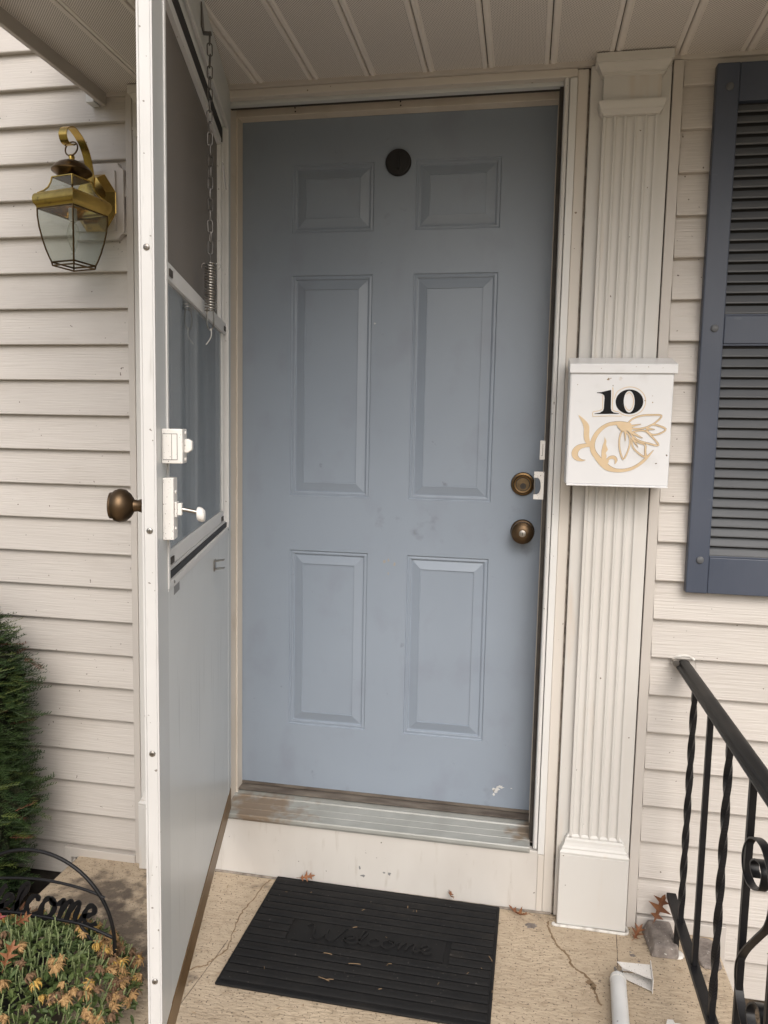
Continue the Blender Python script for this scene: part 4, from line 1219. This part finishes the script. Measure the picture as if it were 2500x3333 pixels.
# ================================================================= DOOR CLOSER and small tools on the slab
dc = thing('door_closer', 'white pneumatic door closer tube lying on the porch slab', 'door closer', (1.098, -.40, FZ + .0193), 0)
p0, p1 = Vector((1.111, -.258, 0)), Vector((1.085, -.62, 0))
ang = math.atan2(p1.y - p0.y, p1.x - p0.x)
dc.location = (p0.x, p0.y, FZ + .0205)
dc.rotation_euler = (0, 0, ang)
L = (p1 - p0).length
MB().lathe([(.0060, -.0005), (.0150, .0), (.0180, .003), (.0188, .008), (.0188, L - .006), (.0170, L), (.006, L + .0005)], 32, ax='x').obj('tube', 'scuffed', dc, smooth=35)
MB().tube([(.002, 0, .0), (-.020, 0, .0)], .0042, 12).obj('rod', 'nickel', dc, smooth=50)
MB().lathe([(.0186, .014), (.0193, .0145), (.0193, .0165), (.0186, .017)], 32, ax='x').obj('crimp_ring', 'white_paint', dc, smooth=35)
yk = MB().prism([(-.012, -.013), (-.012, .010), (-.024, .014), (-.026, .010), (-.020, .002), (-.034, -.004), (-.034, -.008), (-.018, -.006)], 'z', -.006, .002)
yk.obj('yoke', 'chain', dc, bevel=.001)
bk2 = MB().prism([(-.045, .000), (-.056, .079), (-.004, .079), (-.026, .012)], 'z', .0070, .0086)
bk2.prism([(-.040, .002), (-.050, .079), (.006, .079), (-.022, .014)], 'z', -.0160, -.0144)
bk2.prism([(-.048, .012), (-.0465, .012), (-.0545, .079), (-.056, .079)], 'z', -.0143, .0069)
bk2.obj('bracket', 'white_paint', dc)
fl2 = MB().prism([(-.064, .0792), (.010, .0792), (.010, .0808), (-.064, .0808)], 'z', -.0190, .0150)
fl2.obj('bracket_flange', 'white_paint', dc)

sw = MB()
sw_pts = [(0, 0), (.012, .002)]
teeth = []
for k in range(9):
    teeth += [(.0125 - .0006 * k, .016 - .0065 * k), (.0095 - .0006 * k, .0135 - .0065 * k)]
sw.prism([(-.004, .020), (.008, .024)] + teeth + [(.001, -.10), (-.016, -.10)], 'z', .0005, .0030)
so = sw.obj('saw_blade', 'white_paint', None, (1.2095, -.373, FZ + .0005), rot=(0, 0, radians(-12)))
tag(so, 'white serrated blade tip lying on the slab beside the closer tube', 'blade')
sp_ = MB().prism([(.010 * cos(t_) * (1 + .3 * sin(3 * t_)), .006 * sin(t_)) for t_ in [k * pi / 6 for k in range(12)]], 'z', 0, .0035).obj('paint_flake', 'white_paint', None, (1.232, -.366, FZ + .0003))
tag(sp_, 'small white paint flake on the slab next to the serrated blade', 'flake')
for (x, y, r, sd) in [(1.163, -.140, .008, 3), (1.175, -.160, .004, 4), (.905, -.075, .017, 5), (1.158, -.128, .003, 6)]:
    rr = random.Random(sd)
    b_ = MB().prism([(r * cos(t_) * rr.uniform(.6, 1.2), r * .8 * sin(t_) * rr.uniform(.6, 1.2)) for t_ in [k * pi / 7 for k in range(14)]], 'z', -.0004, .0006)
    b_.obj('cement_splash', 'paver', slab, (x, y, FZ))

# paver block with one sloped end, set against the wall, and a second worn paver
pv = MB()
pv.add([(-.036, -.062, 0), (.034, -.062, 0), (.036, .050, 0), (-.040, .050, 0), (-.026, -.052, .030), (.034, -.052, .030), (.035, .046, .036), (-.024, .046, .036)],
       [(0, 3, 2, 1), (4, 5, 6, 7), (0, 1, 5, 4), (1, 2, 6, 5), (2, 3, 7, 6), (3, 0, 4, 7)])
pvo = pv.obj('paver_block', 'paver', None, (1.240, -.076, FZ), bevel=.006, rot=(0, 0, radians(3)))
tag(pvo, 'small grey concrete paver block set against the wall by the railing foot', 'paver')
rr = random.Random(5)
p2 = [(.027 * max(-1, min(1, 1.35 * cos(t_))), .058 * max(-1, min(1, 1.2 * sin(t_)))) for t_ in [k * pi / 12 for k in range(24)]]
p2o = MB().prism(p2, 'z', 0, .010).obj('worn_paver', 'paver', None, (1.351, -.098, FZ), bevel=.004)
tag(p2o, 'rounded worn grey paver lying flat beyond the railing at the slab edge', 'paver')

# ================================================================= FALLEN LEAVES
def oak_leaf(seed, size, curl):
    """pin oak leaf: midrib with pointed lobes, folded and curled"""
    rr = random.Random(seed)
    half = [(0, .012), (.10, .03), (.20, .20), (.25, .05), (.36, .06), (.50, .33), (.53, .07), (.63, .07), (.77, .26), (.79, .06), (.88, .06), (1, .0)]
    vs, fs = [], []
    ph = rr.uniform(0, 6)
    for k, (t, w) in enumerate(half):
        tm = max(0, t - w * .55)
        lift = curl * (t - .45) ** 2 * size * 1.3
        bend = .05 * size * sin(ph + 3 * t)
        vs.append((size * (tm - .5), bend, curl * (tm - .45) ** 2 * size * 1.3))
        for sg in (1, -1):
            w_ = w * rr.uniform(.8, 1.2)
            vs.append((size * (t - .5), bend + sg * w_ * size, lift + curl * w_ * size * rr.uniform(.4, 1.3)))
    for k in range(len(half) - 1):
        fs += [(3 * k, 3 * k + 3, 3 * k + 4, 3 * k + 1), (3 * k, 3 * k + 2, 3 * k + 5, 3 * k + 3)]
    m = MB().add(vs, fs)
    m.tube([vs[0], (vs[0][0] - .22 * size, vs[0][1] + .03 * size, vs[0][2])], .0006, 5)
    return m
leaves = [
    ((.262, -.026, FZ + .026), (.75, .1, .5), .046, .5, 'oak', 'curled brown oak leaf between doormat and riser, at the doormat corner nearest the storm door'),
    ((.682, -.026, FZ + .026), (.8, .1, 1.9), .040, .6, 'oak', 'small narrow brown leaf between doormat and riser, under the middle of the threshold'),
    ((.872, -.040, FZ + .008), (.22, .1, 2.6), .062, .6, 'oak', 'crumpled brown oak leaf at the corner of riser and casing'),
    ((1.186, -.060, FZ + .008), (.22, -.15, 1.0), .056, .6, 'oak', 'brown oak leaf tucked beside the pilaster base and the paver block'),
    ((1.240, -.040, FZ + .082), (1.45, -1.20, .0), .084, .35, 'oak', 'reddish brown oak leaf standing against the siding behind the paver block'),
]
for i, (loc, rot, size, curl, m, lab) in enumerate(leaves):
    o = oak_leaf(20 + i, size, curl).obj('oak_leaf', m, None, loc, rot=rot)
    sdm = o.modifiers.new('thickness', 'SOLIDIFY')
    sdm.thickness = .0006
    tag(o, lab, 'leaf', 'fallen leaves by the doorway')
# twigs and crumbs on mat and slab: too small to count
lit = MB()
rr = random.Random(9)
for k in range(46):
    x, y = rr.uniform(.03, 1.15), rr.uniform(-.62, -.06)
    on = .168 < x < .815 and -.465 < y < -.016
    zz = FZ + (.0152 if on else .0012)
    aa = rr.uniform(0, pi)
    l = rr.uniform(.002, .010)
    lit.tube([(x, y, zz), (x + l * cos(aa), y + l * sin(aa), zz + rr.uniform(0, .001))], rr.uniform(.0004, .0010), 4)
for x, y, l, aa in [(.46, -.34, .03, .1), (.39, -.315, .022, -.1), (.40, -.40, .03, -.3), (.42, -.405, .018, .2), (.80, -.24, .02, -1.1), (.44, -.205, .012, .5)]:
    lit.tube([(x, y, FZ + .0152), (x + l * .5 * cos(aa), y + l * .5 * sin(aa), FZ + .0162), (x + l * cos(aa), y + l * sin(aa), FZ + .0154)], .0009, 5)
lo2 = lit.obj('twig_litter', 'twig')
stuff(lo2)
lo2['label'] = 'dry twig bits and crumbs scattered over doormat and slab'
lo2['category'] = 'litter'

# ================================================================= GARDEN SIGN
GY = -.58
gs = thing('garden_sign', 'black metal arch garden sign with the word Welcome staked in the potted mum', 'sign', (-.225, GY, -.12))
def gsp(mb, name, m='iron', smooth=50):
    mb.v = [(x + .225, y - GY, z + .12) for x, y, z in mb.v]
    return mb.obj(name, m, gs, smooth=smooth)
arch = [(-.225 + .196 * sin(t_) , GY, -.037 + .197 * cos(t_)) for t_ in [radians(-96 + 192 * k / 48) for k in range(49)]]
arch = [(-.225 - .186, GY, -.155)] + arch + [(-.225 + .186, GY, -.155)]
gsp(MB().tube(arch, .0042, 10), 'arch_rod')
mid = catmull([(-.399, .068), (-.36, .058), (-.315, .072), (-.265, .083), (-.215, .091), (-.150, .089), (-.085, .079), (-.051, .068)][2:], 6)
left = catmull([(-.399, .068), (-.36, .070), (-.315, .074)], 4)
midf = catmull([(-.399, .060), (-.355, .073), (-.305, .083), (-.225, .091), (-.150, .089), (-.085, .079), (-.051, .068)], 6)
gsp(MB().tube([(x, GY, z) for x, z in midf], .0033, 8), 'upper_arc')
lowf = catmull([(-.418, -.024), (-.360, -.009), (-.300, .001), (-.225, .002), (-.152, .000), (-.103, -.004), (-.033, -.024)], 6)
gsp(MB().tube([(x, GY, z) for x, z in lowf], .0036, 8), 'lower_arc')
gsp(MB().tube([(-.113, GY, -.005), (-.066, GY, -.067), (-.040, GY, -.100)], .0034, 8), 'brace')
gsp(MB().tube([(-.337, GY, -.005), (-.384, GY, -.067), (-.410, GY, -.100)], .0034, 8), 'brace')
def sgn(u, v):
    x = -.070 - (6.28 - u) * .0569 if u > 1.92 else -.318 - (1.92 - u) * .044
    zv = v * .047 if v < 1 else .047 + (v - 1) * .031
    zb = .001 - 2.2 * max(0, abs(x + .19) - .06) ** 2
    return (x + (v - .5) * .012, zb + zv)
gsp(welcome(sgn, .0052, lambda u, v, t: (u, GY - t, v), -.0014, .0014), 'lettering', 'iron', None)

# ================================================================= MUM PLANT
PX, PY = -.215, -.66
mum = thing('chrysanthemum_plant', 'potted mum with green leaves and withered tan flower heads', 'plant', (PX, PY, FZ))
MB().lathe([(.085, .0), (.090, .004), (.112, .10), (.118, .104), (.118, .118), (.110, .118), (.106, .095), (.0, .095)], 28).obj('pot', 'pot', mum, smooth=40)
rr = random.Random(77)
def canopy(a, r):
    """height of the foliage dome over the pot base"""
    return .198 - .115 * r ** 2.2
RXC, RYC = .255, .225
lv = MB()
sm = MB()
def leafq(m, p, d, nrm, l, w):
    d = d.normalized()
    s_ = d.cross(nrm).normalized()
    up_ = s_.cross(d)
    pts = [(0, 0), (.22, .5), (.34, .36), (.52, .62), (.64, .42), (.82, .34), (1, 0), (.82, -.34), (.64, -.42), (.52, -.62), (.34, -.36), (.22, -.5)]
    vs = [p + d * (u * l) + s_ * (v * w) + up_ * (abs(v) * w * .35 - u * u * l * .25) for u, v in pts]
    n = len(m.v)
    m.v += [tuple(v) for v in vs]
    m.f += [tuple(n + i for i in (0, 1, 2, 3, 4, 5, 6)), tuple(n + i for i in (0, 6, 7, 8, 9, 10, 11))]
for k in range(3000):
    a_ = rr.uniform(0, 2 * pi)
    r = math.sqrt(rr.random())
    x, y = RXC * r * cos(a_), RYC * r * sin(a_)
    h = canopy(a_, r) - abs(rr.gauss(0, .022)) - .004
    d = Vector((cos(a_) * .7 * r + rr.uniform(-.7, .7), sin(a_) * .7 * r + rr.uniform(-.7, .7), rr.uniform(-.25, .75)))
    leafq(lv, Vector((x, y, h)), d, Vector((rr.uniform(-.4, .4), rr.uniform(-.4, .4), 1)), rr.uniform(.013, .027), rr.uniform(.006, .012))
stuff(lv.obj('foliage', 'mum_leaf', mum))
for k in range(620):
    a_ = rr.uniform(0, 2 * pi)
    r = math.sqrt(rr.random()) * .95
    x, y = RXC * r * cos(a_), RYC * r * sin(a_)
    h = canopy(a_, r)
    lean = Vector((cos(a_) * r * .35 + rr.uniform(-.2, .2), sin(a_) * r * .35 + rr.uniform(-.2, .2), 1)).normalized()
    l = rr.uniform(.028, .058)
    b0 = Vector((x, y, h - .030))
    sm.tube([b0, b0 + lean * l * .6, b0 + lean * l + Vector((rr.uniform(-.004, .004), rr.uniform(-.004, .004), 0))], [.0012, .0011, .0014], 5)
for k in range(9):
    a_ = 2 * pi * k / 9
    sm.tube([(0.02 * cos(a_), .02 * sin(a_), .09), (RXC * .5 * cos(a_), RYC * .5 * sin(a_), .15)], .0022, 5)
stuff(sm.obj('stems', 'mum_stem', mum))
def flower(seed, l, droop):
    q = random.Random(seed)
    m = MB()
    for k in range(34):
        a_ = 2 * pi * k / 34 * 1.618 * 3 + q.uniform(-.3, .3)
        rd = Vector((cos(a_), sin(a_), 0))
        ll = l * q.uniform(.6, 1.15)
        el = q.uniform(-1.0, .25)
        pts = []
        dr_ = q.uniform(.5, 1.5) * droop
        tw_ = Vector((-sin(a_), cos(a_), 0))
        pp = Vector((0, 0, 0)) + rd * .002
        e = el
        vs = []
        for j in range(5):
            w = l * .062 * (.6, 1.0, 1.1, .8, .2)[j] * q.uniform(.8, 1.2)
            vs += [tuple(pp - tw_ * w + Vector((0, 0, w * .5))), tuple(pp + tw_ * w + Vector((0, 0, w * .3)))]
            pp = pp + (rd * cos(e) + Vector((0, 0, sin(e)))) * ll / 4
            e -= dr_ * q.uniform(.5, .9)
        m.add(vs, [(2 * j, 2 * j + 1, 2 * j + 3, 2 * j + 2) for j in range(4)])
    m.lathe([(.0005, .004), (l * .16, .002), (l * .2, -.002), (l * .1, -.006)], 8)
    return m
fl_meshes = []
for i in range(6):
    me = flower(300 + i, .020 + .002 * (i % 3), (.8, 1.1, 1.35)[i % 3]).mesh('flower_head_%d' % i)
    me.materials.append(M[('dry1', 'dry2', 'dry3')[(0, 0, 1, 0, 2, 1)[i]]])
    fl_meshes.append(me)
spots = []
for k in range(62):          # dense bank along the back of the plant
    a_ = radians(rr.uniform(15, 165))
    r = rr.uniform(.55, 1.0)
    spots.append((a_, r))
for k in range(58):          # right flank
    a_ = radians(rr.uniform(-28, 45))
    r = rr.uniform(.72, 1.05)
    spots.append((a_, r))
for k in range(46):          # scattered over the top and front
    a_ = radians(rr.uniform(180, 350))
    r = math.sqrt(rr.random()) * .95
    spots.append((a_, r))
for i, (a_, r) in enumerate(spots):
    me = fl_meshes[rr.choice((0, 1, 3, 3, 4, 2, 5) if i > 62 else (0, 1, 4, 4, 3, 0, 2))]
    o = link('flower_head', me, None, mum, (RXC * r * cos(a_), RYC * r * sin(a_), canopy(a_, min(r, 1)) + rr.uniform(.004, .020)), 0,
             (rr.uniform(-.7, .7), rr.uniform(-.7, .7), rr.uniform(0, 6.28)))
    o.scale = [rr.uniform(.75, 1.2)] * 3
for i, (dx, dy, dz, rot, size, m, lab) in enumerate([
        (-.075, .115, .175, (.5, .3, .3), .065, 'oak', 'brown oak leaf caught among the flowers below the sign lettering'),
        (.020, -.055, .205, (.4, -.5, 1.9), .055, 'oak', 'rust brown oak leaf lying in the green foliage of the potted mum'),
        (-.085, .035, .210, (.3, .4, .8), .052, 'oak_red', 'dark red leaf resting on the foliage of the potted mum'),
        (-.030, .055, .205, (1.0, .2, 1.4), .045, 'oak', 'small curled rusty leaf upright in the foliage of the potted mum')]):
    o = oak_leaf(50 + i, size, .6).obj('fallen_leaf', m, None, (PX + dx, PY + dy, FZ + dz), rot=rot)
    sdm = o.modifiers.new('thickness', 'SOLIDIFY')
    sdm.thickness = .0006
    tag(o, lab, 'leaf')

# ================================================================= YEW BUSH
BX, BY = -.757, -.26
yw = thing('yew_bush', 'dark green yew bush growing against the siding', 'bush', (BX, BY, GZ))
rr = random.Random(4)
tr_ = MB()
nd, tipm = MB(), MB()
red = MB()
def env(h):
    """half width of the bush at height h above ground (0..1)"""
    pts = [(0, .14), (.12, .20), (.25, .235), (.38, .275), (.45, .30), (.52, .255), (.62, .26), (.72, .27), (.80, .285), (.86, .235), (.93, .20), (1.0, .10)]
    for (a0, b0), (a1, b1) in zip(pts, pts[1:]):
        if h <= a1:
            return b0 + (b1 - b0) * (h - a0) / (a1 - a0)
    return .1
HB = 1.02
def sprig(p, d, L, m):
    d = d.normalized()
    side = d.cross(Vector((0, 0, 1)))
    if side.length < .1:
        side = Vector((1, 0, 0))
    side.normalize()
    nn = side.cross(d)
    m.tube([p, p + d * L * .5, p + d * L], [.0010, .0008, .0005], 3)
    n = int(L / .0040)
    for k in range(n):
        t = (k + .5) / n
        s_ = 1 if k % 2 else -1
        l = .019 * (1 - .45 * t ** 2) * rr.uniform(.8, 1.15)
        dd = (d * .55 + side * s_ * .9 + nn * rr.uniform(-.05, .45)).normalized()
        q0 = p + d * (L * t)
        q1 = q0 + dd * l
        w = (d * .9 - side * s_ * .3).normalized() * .0015
        b = len(m.v)
        qm = q0 + dd * l * .55 + nn * l * .05
        m.v += [tuple(q0 - w * .6), tuple(q0 + w * .6), tuple(qm + w), tuple(qm - w), tuple(q1)]
        m.f += [(b, b + 1, b + 2, b + 3), (b + 3, b + 2, b + 4)]
for k in range(3400):
    h = rr.random() ** .85
    a_ = rr.uniform(0, 2 * pi) if rr.random() < .45 else rr.uniform(-pi * .62, pi * .30)
    e = env(h) * rr.uniform(.55, 1.0) ** .6 * (1 + .07 * sin(9 * a_ + 20 * h))
    p = Vector((e * cos(a_), e * .72 * sin(a_), h * HB))
    if p.y > .215:
        continue
    d = Vector((cos(a_), sin(a_), rr.uniform(-.25, .5))) + Vector((rr.uniform(-.6, .6), rr.uniform(-.6, .6), rr.uniform(-.3, .3)))
    L = rr.uniform(.040, .078) if rr.random() < .85 else rr.uniform(.08, .11)
    d.normalize()
    if p.y + d.y * L > .225:
        d.y = -abs(d.y)
    u_ = rr.random()
    sprig(p - d * L * .45, d, L, tipm if u_ < .16 else (red if u_ < .182 and h > .3 else nd))
for k in range(70):
    h = rr.uniform(.05, .9)
    a_ = rr.uniform(0, 2 * pi)
    e = env(h) * .8
    q1 = Vector((e * cos(a_), min(e * .7 * sin(a_), .19), h * HB))
    q0 = Vector((0, 0, max(.02, h * HB - .25)))
    tr_.tube([q0, (q0 + q1) / 2 + Vector((0, 0, -.02)), q1], [.006, .004, .002], 5)
tr_.tube([(0, 0, -.02), (.01, .0, .3), (0, .01, .8)], [.016, .012, .005], 8)
core = MB()  # solid core added inside the bush, swollen out of view to block light
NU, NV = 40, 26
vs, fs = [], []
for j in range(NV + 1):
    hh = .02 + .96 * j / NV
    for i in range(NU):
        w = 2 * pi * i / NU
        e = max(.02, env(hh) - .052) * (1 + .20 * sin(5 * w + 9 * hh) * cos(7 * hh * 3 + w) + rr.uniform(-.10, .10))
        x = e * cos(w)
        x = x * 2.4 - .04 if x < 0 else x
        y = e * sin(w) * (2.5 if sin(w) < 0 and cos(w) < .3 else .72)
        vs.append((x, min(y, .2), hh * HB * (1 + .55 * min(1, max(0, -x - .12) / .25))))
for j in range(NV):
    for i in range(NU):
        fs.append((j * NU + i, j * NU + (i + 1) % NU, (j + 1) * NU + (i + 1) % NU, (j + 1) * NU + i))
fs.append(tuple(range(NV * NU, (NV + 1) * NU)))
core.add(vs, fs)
stuff(core.obj('shade_core', 'yew_dark', yw))
cen = Vector((-.12, -.1, 0))
cand = [Vector(v) for v in vs if v[0] < -.02 or v[1] < -.24]
for k in range(3000):                       # needles over the far side and the crown of the bush
    p = rr.choice(cand) + Vector((rr.uniform(-.03, .03), rr.uniform(-.03, .03), rr.uniform(-.03, .03)))
    d = Vector((p.x - cen.x, p.y - cen.y, 0)).normalized() + Vector((rr.uniform(-.5, .5), rr.uniform(-.5, .5), rr.uniform(-.1, .9)))
    L = rr.uniform(.06, .11)
    d.normalize()
    if p.y + d.y * L > .225:
        d.y = -abs(d.y)
    sprig(p - d * L * .3, d, L, tipm if rr.random() < .1 else nd)
tr_.obj('branches', 'bark', yw)
stuff(nd.obj('needles', 'yew', yw))
stuff(tipm.obj('young_needles', 'yew_tip', yw))
M['yew_red'] = mat('dead_yew_needles', (.13, .05, .025), .7)
stuff(red.obj('dead_needles', 'yew_red', yw))
